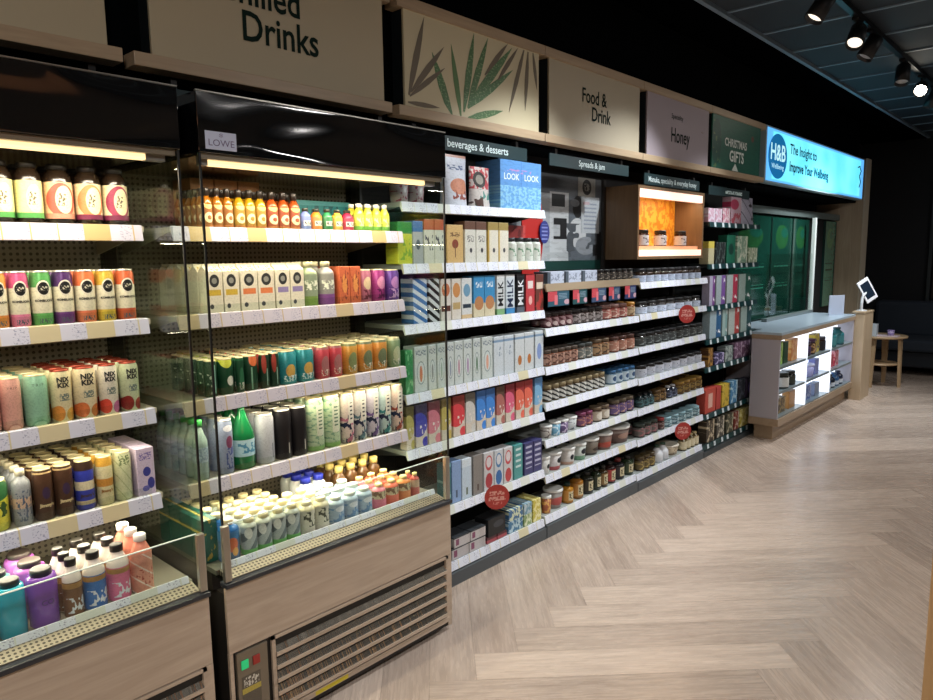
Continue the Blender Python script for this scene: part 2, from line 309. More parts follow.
BLK_GLOSS = NT('black_gloss_canopy', .08, 0, .6); BLK_GLOSS.base(col('#08090b')); BLK_GLOSS.b.inputs['IOR'].default_value = 2.1; _s = BLK_GLOSS.sep(BLK_GLOSS.coord()); BLK_GLOSS.bump(BLK_GLOSS.noise(BLK_GLOSS.comb(0.0, BLK_GLOSS.ma('MULTIPLY', _s[1], 1.6), BLK_GLOSS.ma('MULTIPLY', _s[2], 6.0)), 1.3, 0, .4, .6), .7, .05); BLK_GLOSS = BLK_GLOSS.m
RAIL = flat('#2b2d33', .35)
FW = .985
def fridge(y0, label, tks, sign_label=False):
    t = empty('display_fridge', (-1.9, y0, 0)); tag(t, label, 'fridge')
    XBk = -.72                                                   # back, measured from the front face
    b = MB(); b.box(XBk, -.012, .02, FW-.02, .09, .50); b.box(XBk, -.62, 0, FW, .50, 2.0); b.box(XBk, -.1, .01, FW-.01, .50, .556); b.build('cabinet_body', flat('#2a2622', .5), t)
    for dx in (-.08, -.62):
        for dy in (.07, FW-.07):
            MB().lathe([(.018, 0), (.018, .07), (.03, .075), (.03, .0895)], 12, c=(dx, dy, 0)).build('foot', DARK, t)
    # wooden front: upper panel, frame round the grille
    w = MB(); w.rbox(-.012, 0, 0, FW, .325, .54, .002); w.box(-.012, 0, 0, .012, .02, .325); w.box(-.012, 0, FW-.022, FW, .02, .325); w.build('wood_front_panel', WOODC, t)
    MB().box(-.03, -.004, .012, FW-.022, .02, .09).build('kick_plate', flat('#1a1613', .6), t)
    fr = MB()
    for y_a, y_b in ((.145, .158), (FW-.034, FW-.022)): fr.box(-.006, .004, y_a, y_b, .04, .322)
    fr.box(-.006, .004, .145, FW-.022, .312, .322); fr.rbox(-.01, .006, .13, FW-.022, .04, .062, .002); fr.build('grille_frame', WOODC, t)
    MB().box(-.0115, -.006, .158, FW-.034, .062, .312).build('grille_backing', flat('#0c0b0a', .6), t)
    sl = MB()
    for k_ in range(5):
        z = .272-k_*.046; sl.prism([(-.006, z+.012), (.008, z-.008), (.008, z-.012), (-.006, z+.006)], .158, FW-.034, 'y'); sl.prism([(.006, z-.006), (.0105, z-.006), (.0105, z-.018), (.006, z-.018)], .158, FW-.034, 'y', 1)
    lv = NT('polished_louvre', .12, .85); lv.base(col('#c9c0b0')); lv.bump(lv.noise(lv.comb(0.0, lv.ma('MULTIPLY', lv.sep(lv.coord())[1], 30.0), 0.0), 1, 2), .9, .01)
    sl.build('louvre_grille', [lv.m, WOODC], t)
    cp = MB().rbox(-.011, .002, .022, .13, .03, .318, .003).build('control_panel', flat('#7d7466', .35, .5), t)
    MB().rbox(.002, .006, .035, .06, .26, .29, .002).build('green_button', glow('#1fae6a', .5), cp); MB().rbox(.002, .006, .075, .1, .26, .29, .002).build('red_button', flat('#9a2a22'), cp)
    MB().box(.002, .003, .035, .1, .13, .235).build('warning_sticker', pack('#5f5648', [('band', '#b9a63c', .45, .62), ('print', '#d6d2c4', .1, .9, .65, .95, 9, 9, .5)]), cp)
    MB().box(.004, .0062, .30, .44, .043, .058).build('yellow_sticker', flat('#c9b62c'), t)
    MB().rbox(-.03, .012, -.002, FW+.002, .541, .557, .004).build('bumper_rail', RAIL, t)
    # deck: air grille, ticket strip, glass lip with posts
    MB().prism([(-.012, .558), (-.012, .5605), (-.058, .573), (-.075, .573), (-.075, .558)], .02, FW-.02, 'y').build('air_grille', PERF.m, t)
    dk = MB().box(-.62, -.075, .012, FW-.012, .5565, .572).build('deck_tray', flat('#8f8a7d', .4, .5), t)
    MB().prism([(-.074, .572), (-.056, .574), (-.062, .594), (-.074, .590)], .03, FW-.03, 'y').build('price_strip', TKW, t)
    MB().box(-.008, -.003, .02, FW-.02, .565, .737).build('glass_lip', GLASS, t)
    for y_a in (.002, FW-.024): MB().rbox(-.016, .002, y_a, y_a+.022, .558, .735, .002).build('lip_post', STEEL, t)
    MB().box(-.0085, -.0025, .024, FW-.024, .7372, .7395).build('lip_edge', flat('#c8d6d2', .2), t)
    for y_a in (.002, FW-.007):
        sg = MB().box(-.60, -.006, y_a, y_a+.005, .74, 1.826).build('side_glass', GLASS, t)
        MB().box(-.0058, -.0005, y_a-.0005, y_a+.0055, .74, 1.826).build('black_edge', BLACK, sg)
        MB().box(-.60, -.018, y_a, y_a+.005, .558, .7399).build('side_glass', GLASS, t)
    MB().box(-.62, -.60, .008, FW-.008, .572, 1.826).build('back_panel', PERFW.m, t)
    # canopy
    cn = MB(); cn.box(-.62, -.004, 0, FW, 1.828, 1.992); cn.rbox(-.004, .004, 0, FW, 1.828, 1.992, .0015); cn.build('canopy', [BLK_GLOSS], t)
    MB().box(-.005, .0055, 0, FW, 1.9925, 1.996).build('canopy_top_trim', STEEL, t)
    MB().box(-.58, -.03, .012, FW-.012, 1.822, 1.8275).build('canopy_underside', flat('#a89c80', .16, .8), t)
    lt = MB(); lt.rbox(-.046, -.026, .04, FW-.082, 1.796, 1.814, .004); lt.build('light_tube', glow('#ffe0a4', 1.3), t)
    for ya_, yb_ in ((.02, .04), (FW-.082, FW-.03)): MB().box(-.055, -.027, ya_, yb_, 1.796, 1.822).build('tube_holder', STEEL, t)
    MB().box(-.026, -.008, .01, FW-.01, 1.812, 1.8275).build('canopy_lower_trim', flat('#9a8f7c', .3, .6), t)
    if sign_label:
        st = MB().box(.0045, .0055, .02, .115, 1.838, 1.888).build('maker_sticker', flat('#c9d2ea'), t); text('LOWE', .026, flat('#6a5f86'), st, (.0056, .068, 1.856), sx=1.1, depth=.0003); text('*', .03, flat('#6a5f86'), st, (.0056, .068, 1.872), depth=.0003)
    for i_, (z, tk) in enumerate(zip((1.63, 1.355, 1.08, .81), tks)):
        sh = MB().box(-.60, -.236, .012, FW-.012, z-.016, z).build('shelf', flat('#b7b09c', .35, .3), t)
        MB().prism([(-.236, z+.004), (-.222, z+.002), (-.214, z-.042), (-.22, z-.044), (-.236, z-.010)], .016, FW-.024, 'y').build('price_strip', tk, sh)
        for y_a in (.0125, FW-.0165): MB().prism([(-.60, z-.016), (-.25, z-.016), (-.42, z-.05), (-.60, z-.08)], y_a, y_a+.004, 'y').build('bracket', flat('#a39a83', .4, .3), sh)
        MB().box(-.232, -.228, .018, FW-.048, z+.004, z+.03).build('front_stop', GLASS, sh)
    return t
fr1 = fridge(-.06, 'open drinks fridge cut off at the left edge, wood base', (TK1, TKF, TKF, TKF))
fr2 = fridge(.978, 'open drinks fridge with full wood base beside the shelving', (TK1, TK2, TK2, TK2), True)
# ------------------------------------------------------------------ gondola shelving
XG, XGB = -2.16, -2.455
def gondola(name, label, y0, n_z, strip, ends, dark=False, first_wood=False):
    t = empty(name, (0, y0, 0)); tag(t, label, 'shelving unit'); L = .996
    body = flat('#24272b', .55) if not dark else flat('#101617', .5)
    MB().box(XGB-.03, XGB, 0, L, 0, 2.085).build('back_panel', flat('#131517' if not dark else '#0c1413', .7), t)
    MB().box(XGB, XG+.012, .002, L-.002, 0, n_z[-1]-.045).build('plinth', flat('#4b5155', .5) if not dark else flat('#3a4144', .5), t)
    for y_a in (0, L-.012): MB().box(XGB, XGB+.03, y_a, y_a+.012, n_z[-1], 2.0).build('upright', flat('#2c2a28'), t)
    for i_, z in enumerate(n_z):
        base = i_ == len(n_z)-1; m = strip[i_] if isinstance(strip, (list, tuple)) else strip
        sh = MB().box(XGB, XG-.014, .004, L-.004, z-.02, z).build('shelf', flat('#9aa09c' if not dark else '#1d2425', .45), t)
        if dark:
            MB().prism([(XG-.014, z), (XG-.006, z+.001), (XG, z-.036), (XG-.014, z-.03)], .004, L-.004, 'y').build('ticket_rail', flat('#12393c', .35), sh)
            for k_ in range(7):
                yy = .07+k_*.13+random.uniform(-.02, .02); MB().prism([(XG-.004, z), (XG-.003, z), (XG+.0022, z-.034), (XG+.001, z-.034)], yy, yy+.034, 'y').build('price_ticket', flat('#c9d6da'), sh)
        else: MB().prism([(XG-.014, z+.001), (XG-.006, z+.002), (XG+.002, z-.038), (XG-.004, z-.041), (XG-.014, z-.02)], .004, L-.004, 'y').build('price_strip', m, sh)
        if not base:
            for y_a in (.004, L-.007): MB().prism([(XGB, z-.02), (XG-.03, z-.02), (XGB+.1, z-.05), (XGB, z-.06)], y_a, y_a+.003, 'y').build('bracket', flat('#55585a', .4, .4), sh)
    return t
ZA_ = [1.755, 1.50, 1.245, .945, .70, .385, .108]; ZB = [1.38, 1.145, .938, .743, .54, .343, .115]; ZC_ = [1.352, 1.15, .94, .736, .536, .333, .105]; ZD = [1.755, 1.45, 1.14, .89, .68, .32, .085]
WS = wood('#86755e', '#9c8a70', 'y', 1)
gondola('shelving_unit', 'black backed shelving bay of milk cartons next to the fridge', 1.973, ZA_, [TKW, TKP, TKW, TKP, TKW, TKW, TKP], 0)
gondola('shelving_unit', 'black backed shelving bay of spreads and tubs under the poster', 2.973, ZB, [WS, TKW, TKW, TKW, TKW, TKP, TKW], 0)
gondola('shelving_unit', 'black backed shelving bay of jars under the lit honey box', 3.973, ZC_, [TKW, TKP, TKW, TKW, TKW, TKW, TKW], 0)
gondola('shelving_unit', 'dark green shelving bay of tea boxes before the counter', 4.973, ZD, TKW, 0, True)
# ------------------------------------------------------------------ products
ORD = 'first second third fourth fifth sixth seventh eighth ninth tenth eleventh twelfth thirteenth fourteenth fifteenth sixteenth'.split()
CARD = 'one two three four five six seven eight nine ten eleven twelve thirteen fourteen fifteen sixteen'.split()
def can(w, h, c, els=(), lid=SILVER, txt=None, name='drink_can', seg=16, **k):
    r = w/2; m = pack(c, els, .3, .25)
    o = MB().lathe([(r*.86, 0), (r*.97, h*.025), (r, h*.06), (r, h*.90), (r*.86, h*.965), (r*.86, h*.975)], seg, capt=False).build(name, m)
    MB().lathe([(r*.88, h*.972), (r*.89, h), (r*.80, h), (r*.78, h*.975)], seg, capb=False).build('can_lid', lid, o)
    for s, size, cc, z, kw in (txt or ()): text(s, size*w, flat(cc), o, (0, 0, z*h), wrap=r, name='printed_text', depth=.0006, **kw)
    return o
def bottle(w, h, c, cap='#e8e4d8', label=None, els=(), sh=.62, nr=.42, caph=.09, clear=False, name='drink_bottle', txt=None, rough=.2, lab=(.12, .55), neckc=None, **k):
    r = w/2; m = flat(c, rough) if not els or label else pack(c, els, rough)
    zc = h*(1-caph)
    o = MB().lathe([(r*.88, 0), (r, h*.03), (r, h*sh), (r*.93, h*(sh+.06)), (r*(nr+.12), h*(sh+(1-caph-sh)*.68)), (r*nr, h*(sh+(1-caph-sh)*.86)), (r*nr, zc)], 16).build(name, m)
    cr = r*(nr+.1)
    MB().lathe([(cr, zc-.004), (cr, h*.985), (cr*.9, h)], 14).build('cap', flat(cap, .4), o)
    if label:
        MB().lathe([(r+.0006, h*lab[0]), (r+.0006, h*lab[1])], 16, capb=False, capt=False).build('label_sleeve', pack(label, els, .45), o)
    for s, size, cc, z, kw in (txt or ()): text(s, size*w, flat(cc), o, (0, 0, z*h), wrap=r+.0008, name='printed_text', depth=.0006, **kw)
    return o
def carton(w, h, c, els=(), d=None, cap=None, gable=False, txt=None, name='milk_carton', capy=0, **k):
    d = d or w*.95; x = d/2; y = w/2; m = pack(c, els, .42)
    b = MB()
    if gable:
        zs = h*.86; b.rbox(-x, x, -y, y, 0, zs, .0015); b.prism([(-x*.96, zs), (x*.96, zs), (.003, h*.955), (.003, h), (-.003, h), (-.003, h*.955)], -y*.97, y*.97, 'y')
    else: b.rbox(-x, x, -y, y, 0, h, .002)
    o = b.build(name, m)
    if cap: MB().lathe([(w*.2, 0), (w*.2, .014), (w*.17, .016)], 12).build('cap', flat(cap, .4), o, (x*.35 if gable else x*.3, 0, h*.9 if gable else h-.001))
    for s, size, cc, z, kw in (txt or ()): text(s, size*w, flat(cc), o, (x, 0, z*h), name='printed_text', depth=.0008, **kw)
    return o
def jar(w, h, c, els=(), lid='#17181a', body='#3a2114', name='glass_jar', lidh=.22, lab=(.1, .7), **k):
    r = w/2; zc = h*(1-lidh)
    o = MB().lathe([(r*.9, 0), (r, h*.04), (r, h*(.97-lidh-.08)), (r*.86, zc)], 16).build(name, flat(body, .12))
    MB().lathe([(r*.93, zc-.001), (r*.93, h*.98), (r*.88, h)], 16).build('lid', flat(lid, .35), o)
    MB().lathe([(r+.0005, h*lab[0]), (r+.0005, h*lab[1])], 16, capb=False, capt=False).build('label_sleeve', pack(c, els, .5), o)
    return o
def tub(w, h, c, els=(), lid='#dfe2de', name='plastic_tub', **k):
    r = w/2; o = MB().lathe([(r*.80, 0), (r*.82, h*.02), (r*.95, h*.86)], 18).build(name, pack(c, els, .4))
    MB().lathe([(r*.99, h*.86), (r, h*.87), (r, h*.97), (r*.95, h), (r*.9, h*.99)], 18).build('lid', flat(lid, .35), o); return o
def pbox(w, h, c, els=(), d=None, txt=None, name='snack_box', **k):
    d = d or w*.6; o = MB().rbox(-d/2, d/2, -w/2, w/2, 0, h, .0015).build(name, pack(c, els, .45))
    for s, size, cc, z, kw in (txt or ()): text(s, size*w, flat(cc), o, (d/2, kw.pop('y', 0)*w, z*h), name='printed_text', depth=.0008, **kw)
    return o
def pouch(w, h, c, els=(), d=.05, name='food_pouch', **k):
    b = MB(); vs = []; N = 8; R = 8
    for j in range(R+1):
        t_ = j/R; dd_ = d/2*max(.06, (1-t_)**.6) if t_ < 1 else .0015
        for side in (1, -1):
            for i_ in range(N+1):
                u = i_/N*2-1; bul = (1-u*u)**.5 if abs(u) < 1 else 0
                vs.append((side*max(.0008, dd_*(.15+.85*bul)), u*w/2*(1-.05*math.sin(PI*t_)), h*t_))
    S = 2*(N+1); fs = []
    for j in range(R):
        for i_ in range(N):
            a = j*S+i_; fs.append((a, a+1, a+1+S, a+S)); a2 = j*S+N+1+i_; fs.append((a2+1, a2, a2+S, a2+1+S))
        fs.append((j*S+N, j*S+2*N+1, (j+1)*S+2*N+1, (j+1)*S+N)); fs.append((j*S+N+1, j*S, (j+1)*S, (j+1)*S+N+1))
    b.add(vs, fs, 0, True); o = b.build(name, pack(c, els, .3)); return o
def copy_tree(o, parent=None):
    c = o.copy(); C.objects.link(c)
    if parent: c.parent = parent
    for ch in list(o.children): copy_tree(ch, c)
    return c
CATS = {'drink_can': 'drink can', 'drink_bottle': 'bottle', 'milk_carton': 'carton', 'glass_jar': 'jar', 'plastic_tub': 'tub', 'snack_box': 'box', 'food_pouch': 'pouch', 'tea_box': 'tea box', 'honey_jar': 'jar', 'oil_bottle': 'bottle', 'juice_carton': 'carton', 'multipack': 'multipack', 'water_bottle': 'bottle'}
used = {}
def row(desc, xf, z, runs, depth=1, y=None, x_back=None, jit=.002):
    """runs: (factory, look, px_from, px_to, n, height, colour, elements, extras)"""
    for run in runs:
        fac, look, u0, u1, n, h, c, els = run[:8]; ex = dict(run[8]) if len(run) > 8 else {}
        dep = ex.pop('depth', depth); xo = ex.pop('xo', 0); rot = ex.pop('rot', 4); zo = ex.pop('zo', 0); wf = ex.pop('wf', .95); gp = ex.pop('gap', None)
        ya, yb = yat(u0, xf+xo, z), yat(u1, xf+xo, z); st = (yb-ya)/n; w = st*wf
        o = fac(w=w, h=h, c=c, els=els, **ex); dd_ = ex.get('d') or (w if fac not in (carton,) else w*.95)
        if fac is pbox and not ex.get('d'): dd_ = w*.6
        stepx = dd_*1.04+.001; cat = CATS.get(o.name.split('.')[0], 'bottle'); first = True
        box = fac in (pbox, carton, pouch)
        back = -2.492 if xf > -2.171 else -2.44
        for r_ in range(dep):
            if r_ and xf+xo-dd_*1.0-r_*stepx < back: break
            for i_ in range(n):
                q = o if first else copy_tree(o); first = False
                q.location = (xf+xo-dd_/2-r_*stepx, ya+st*(i_+.5)+(random.uniform(-1, 1)*(st-w)*.3), z+.0006+zo)
                q.rotation_euler[2] = math.radians(random.uniform(-1, 1)*(.35 if box else rot))
                p1 = f"{ORD[i_]} of {CARD[n-1]} from left" if n > 1 else ''
                p2 = (['front', 'second', 'third', 'fourth', 'fifth', 'sixth', 'seventh', 'eighth'][r_]+' row') if dep > 1 else ''
                lab = ', '.join(s for s in (look, p1, p2, desc) if s)
                if lab in used: print('DUPLICATE', lab)
                used[lab] = 1; tag(q, lab, cat, f"{look}s on {desc}" if n*dep > 1 else None)
def D(**k): return k
# --- left fridge
fx = -2.142
def qlab(c1): return [('disc', c1, .5, .5, .46, .48), ('disc', '#d9cfa4', .58, .52, .30, .38), ('print', '#5a5040', .35, .65, .35, .7, 12, 14, .5)]
def qb(look, a, b, n, c1, lc='#d8cf9a', b2=None): return (bottle, look, a, b, n, .165, '#241a12', qlab(c1)+([('band', b2, 0, .14)] if b2 else []), D(label=lc, cap='#1c1a18', sh=.74, nr=.62, caph=.07, lab=(.1, .70), depth=3))
row('left fridge top shelf', fx, 1.63, [qb('green-labelled dark bottle', -10, 49, 2, '#d5d08a', '#d3cf8c', '#4f9a4a'), qb('coral ringed dark bottle', 50, 80, 1, '#c8432a', '#d9b487', '#d98a70'), qb('orange ringed dark bottle', 81, 108, 1, '#d9702f', '#d9c49a', '#7b1f48'), qb('magenta ringed dark bottle', 109, 134, 1, '#8d1e44', '#dccfa5', '#7b1f48')])
def komb(look, a, b, c1, c2=None): return (can, look, a, b, 1, .150, '#e2ddc2', [('band', c1, .72, 1), ('band', c2 or c1, 0, .24), ('disc', '#d8d3c0', .5, .70, .33, .15), ('disc', '#191a1a', .5, .70, .27, .12), ('print', '#c8c4b0', .3, .7, .66, .74, 12, 30, .55), ('print', '#5a6470', .2, .8, .05, .14, 14, 30, .5)], D(txt=[('KOMBUCHA', .16, '#23211f', .46, D(bold=.0004))], depth=2))
row('left fridge second shelf', fx, 1.355, [komb('orange-topped kombucha can', -7, 13, '#d98a2b'), komb('pink-topped kombucha can', 14, 35.5, '#c24a7c', '#e07aa0'), komb('green-topped kombucha can', 36, 58, '#4f9a4e', '#5fae5a'), komb('purple-topped kombucha can', 58.5, 79.5, '#4d2a63', '#6d3a80'), komb('bright orange kombucha can', 80, 101, '#d9672b', '#e0764a'), komb('yellow-topped kombucha can', 101.5, 120.5, '#c9a82e', '#cfb332'), komb('rust-topped kombucha can', 121, 140, '#cf5a26', '#c9562a')])
def nix(look, a, b, body, f1, f2): return (can, look, a, b, 1, .148, body, [('disc', f1, .22, .18, .28, .15), ('disc', f2, .82, .14, .26, .13), ('print', '#6d7f7a', .3, .75, .42, .56, 10, 34, .45)], D(txt=[('NIX\nKIX', .34, '#17191a', .76, D(bold=.001))], lid=flat('#8f4030', .3, .6), depth=4))
row('left fridge third shelf', fx, 1.08, [(can, 'plain pink drink can', -18, 28, 2, .143, '#dfa596', [('disc', '#c98a7c', .5, .0, .35, .13), ('disc', '#e6b3a4', .5, 0, .28, .1)], D(txt=[('T R I P', .17, '#5c3f3a', .80, {})], lid=CREAMLID, depth=4)),
    (can, 'plain mint drink can', 29, 55, 1, .143, '#8fc4a6', [('disc', '#6fae90', .5, .0, .35, .13), ('disc', '#99ccb0', .5, 0, .28, .1)], D(txt=[('T R I P', .17, '#2d4a40', .80, {})], lid=CREAMLID, depth=4)),
    nix('cream can with mango slice', 56, 78, '#dcd2a6', '#d98a2a', '#d9a63a'), nix('cream can with peach slice', 79, 103, '#dfd2ac', '#d9702a', '#c9762e'), nix('white can with red pepper', 104, 123.5, '#e2dccb', '#d93a1c', '#c96aa0'), nix('mint can with dark cherry', 124.5, 144, '#bfcaa4', '#8a2218', '#9a2a1c')])
row('left fridge fourth shelf', fx, .81, [(can, 'yellow green pot can', -16, 16, 1, .14, '#c9c92a', [('disc', '#2f6a3a', .5, .82, .6, .2), ('disc', '#e0d83a', .5, .3, .5, .2), ('print', '#3a5a2a', .1, .9, .3, .6, 6, 9, .5)], D(lid=flat('#d8d4b4'), depth=3)),
    (bottle, 'silver grey protein bottle', 17, 37, 1, .158, '#8d9296', [('band', '#c9a88c', .35, .55), ('print', '#4a5a70', .1, .9, .1, .7, 8, 12, .55)], D(sh=.72, cap='#d9d2b8', depth=5, rough=.3)),
    (can, 'brown iced coffee can', 38, 79, 2, .148, '#4a3122', [('band', '#c9ac78', .93, .96), ('disc', '#3a2a4a', .5, .55, .2, .12)], D(txt=[("Jimmy's", .24, '#c9b98c', .30, D(bold=.0006))], lid=CREAMLID, depth=5)),
    (can, 'blue banded iced coffee can', 80, 100, 1, .148, '#2433a6', [('band', '#3c2a22', .82, 1), ('band', '#d8cfae', .42, .60), ('band', '#c9b98c', .12, .2)], D(txt=[("Jimmy's", .24, '#3a2a1c', .30, D(bold=.0006))], lid=CREAMLID, depth=5)),
    (can, 'yellow banded iced coffee can', 101, 118, 1, .148, '#d6cda0', [('band', '#d9a32b', .82, 1), ('band', '#c98a2a', .40, .56)], D(txt=[("Jimmy's", .24, '#8a5a1c', .30, D(bold=.0006))], lid=CREAMLID, depth=5)),
    (can, 'cream green speckled can', 119, 137, 1, .15, '#c9cfa4', [('diag', '#a6b384', 2.0, 3.5, .12), ('print', '#6a7a50', .2, .8, .75, .95, 9, 20, .5)], D(lid=CREAMLID, depth=5)),
    (carton, 'lilac carton with blue flowers', 138.5, 157, 1, .150, '#c7b6cf', [('disc', '#2b2f8c', .55, .50, .22, .10), ('disc', '#2b2f8c', .75, .25, .2, .12), ('disc', '#5a56b0', .45, .15, .2, .06), ('print', '#6a5aa0', .15, .85, .75, .9, 10, 30, .5)], D(name='juice_carton', depth=4))])
def shake(look, a, b, c1, n=1, cap='#15130f', neck=None, ln=.0, dep=3, h=.163): return (bottle, look, a, b, n, h, '#e0d6cc' if not neck else neck, [('band', '#b98a45', .82, .97), ('print', '#dfe6ee', .08, .92, .1, .55, 5, 6, .54)], D(label=c1, cap=cap, sh=.66, nr=.5, caph=.1, lab=(.03, .62), depth=dep))
row('left fridge bottom deck', -1.99, .5725, [(bottle, 'cyan drinks bottle', -28, 0, 1, .143, '#3aa6b8', [], D(cap='#dfe8e4', sh=.8, nr=.6, caph=.06, label='#bfe0e4', els_=0, depth=2, txt=[])),
    (bottle, 'turquoise reusable bottle', 2, 33, 1, .152, '#1f9fb6', [], D(cap='#26292a', sh=.82, nr=.62, caph=.09, depth=1)), (bottle, 'violet reusable bottle', 34, 66, 1, .155, '#7a4aa8', [], D(cap='#26292a', sh=.82, nr=.62, caph=.09, depth=1, txt=[('CO', .28, '#4a2f6e', .45, D(bold=.0002))])),
    shake('brown chocolate shake bottle', 68, 88, '#7a5232'), shake('blue vanilla shake bottle', 89, 112, '#1f6fc0'), shake('pink strawberry shake bottle', 113, 135.5, '#e06a96'),
    (bottle, 'coral shake bottle', 137, 158, 1, .172, '#d98a74', [('diag', '#e8d2c4', 1.2, 2.6, .12), ('print', '#a8402c', .1, .9, .2, .6, 5, 8, .58)], D(cap='#e9e6e0', label='#d98f78', sh=.66, nr=.5, lab=(.02, .7), depth=3))])
row('left fridge bottom deck', -1.99-.085, .5725, [(bottle, 'mint green reusable bottle', -14, 20, 1, .148, '#5cc0a0', [], D(cap='#26292a', sh=.82, nr=.62, caph=.07, depth=2)), (bottle, 'plum purple reusable bottle', 21, 55, 1, .152, '#a05aa8', [], D(cap='#3a3330', sh=.82, nr=.62, caph=.07, depth=2))])
# teal boxes beside the bottles and a row of patterned cartons behind the kombucha

# --- right fridge
jb = lambda look, a, b, n, c1: (bottle, look, a, b, n, .128, c1, [('disc', '#d8c9a0', .5, .42, .38, .24), ('disc', c1, .55, .42, .2, .1), ('disc', '#e0c070', .5, 1.0, .4, .2), ('band', '#a8642a', 0, .1)], D(label=c1, cap='#1f1712', sh=.6, nr=.46, caph=.17, lab=(.03, .58), depth=6 if a < 210 else 3, rough=.12))
row('right fridge top shelf', -2.14, 1.63, [jb('orange juice bottle', 205, 236, 3, '#86500f'), jb('golden juice bottle', 237, 269, 3, '#97700f'), jb('red tinted juice bottle', 270, 303, 3, '#8a3a12')]+
    [(bottle, f'small {nm} shot bottle', a, b, 1, .078, c1, [('rect', '#e2dccb', .15, .85, .3, .7), ('print', '#4a4a5a', .2, .8, .35, .65, 6, 6, .5)], D(label=c1, cap='#3a3a30', sh=.62, nr=.45, lab=(.05, .6), depth=1)) for nm, a, b, c1 in (('blue', 304, 314, '#6a7ab0'), ('orange', 315, 325, '#d9782a'), ('green', 326, 335.5, '#2f7a4a'), ('amber', 336, 345.5, '#d99a3a'), ('crimson', 346, 357, '#a82a48'))]+
    [(bottle, 'yellow green juice bottle', 358, 392, 4, .105, '#c6c23a', [('print', '#e2e6a0', .1, .9, .2, .8, 5, 5, .5), ('band', '#6aa83a', 0, .25)], D(label='#b9c23a', cap='#e6e6dc', sh=.6, nr=.45, lab=(.05, .6), depth=2))])
row('right fridge top shelf', -2.345, 1.63, [(pbox, 'peach cardboard multipack box', 192, 262, 3, .178, '#b98048', [('disc', '#d9b27a', .5, .55, .35, .3), ('print', '#b04a2a', 0, 1, 0, .35, 5, 5, .58), ('lines', '#a8622e', .3, .7, .5, .7, 12)], D(d=.13, name='multipack')),
    (pbox, 'turquoise shot display tray', 297, 352, 1, .125, '#2aa0a8', [('print', '#1f6f7c', 0, 1, 0, 1, 12, 3, .55), ('band', '#5fc4cc', .85, 1)], D(d=.12, name='multipack'))])
ju = lambda look, a, b, n, c1: (carton, look, a, b, n, .160, '#ddd7c0', [('disc', '#2d2f30', .5, .66, .30, .13), ('disc', '#8d8d84', .5, .66, .16, .06), ('rect', c1, .12, .88, .36, .48), ('disc', '#3b4048', .28, .14, .12, .05), ('print', c1, .1, .9, .84, .95, 8, 20, .55)], D(gable=True, name='juice_carton', depth=6 if a < 210 else 3, d=.055))
row('right fridge second shelf', -2.14, 1.355, [ju('cream yellow striped juice carton', 208, 241, 2, '#c9a92a'), ju('cream orange striped juice carton', 242, 276, 2, '#d9773a'), ju('cream lilac striped juice carton', 277, 305.5, 2, '#8d7fae'),
    (bottle, 'grey green drinks bottle', 306.5, 322.5, 1, .162, '#8a9a78', [('band', '#6f8f3a', 0, .3), ('print', '#dfe4d0', .1, .9, .5, .8, 5, 8, .5)], D(label='#84937a', cap='#ddd6b0', sh=.72, lab=(.02, .72), depth=3)), (bottle, 'grey purple drinks bottle', 323.5, 339, 1, .162, '#8f8f8c', [('band', '#7a3f86', 0, .34), ('print', '#dfe4d0', .1, .9, .5, .8, 5, 8, .5)], D(label='#8c8c84', cap='#ddd6b0', sh=.72, lab=(.02, .72), depth=3)),
    (pbox, 'rust and orange drinks box', 340, 361.5, 2, .142, '#c25a2a', [('disc', '#d98a3a', .5, .55, .25, .25), ('print', '#7a2a1a', .1, .9, .1, .9, 6, 8, .6)], D(d=.055, depth=3, name='juice_carton')),
    (can, 'dusty pink drink can', 362.5, 375, 1, .128, '#b0657a', [('disc', '#d9c29a', .5, .6, .3, .2), ('print', '#6a2a3a', .1, .9, .1, .4, 5, 8, .5)], D(lid=CREAMLID, depth=4)), (can, 'magenta drink can', 376, 389, 1, .128, '#9a2f78', [('disc', '#d98ab0', .5, .6, .3, .2), ('print', '#5a1a4a', .1, .9, .1, .4, 5, 8, .5)], D(lid=CREAMLID, depth=4)), (can, 'deep purple drink can', 390, 403, 1, .125, '#5a3488', [('disc', '#b07ab8', .5, .6, .3, .2), ('print', '#c9a2d0', .1, .9, .1, .4, 5, 8, .5)], D(lid=CREAMLID, depth=4))])
gc = lambda look, a, b, n, c1, c2, el=None: (can, look, a, b, n, .122, c1, el or [('disc', c2, .5, .45, .3, .28), ('print', '#e6e2d0', .2, .8, .1, .3, 8, 16, .55), ('band', c2, .93, 1)], D(lid=CREAMLID, depth=6))
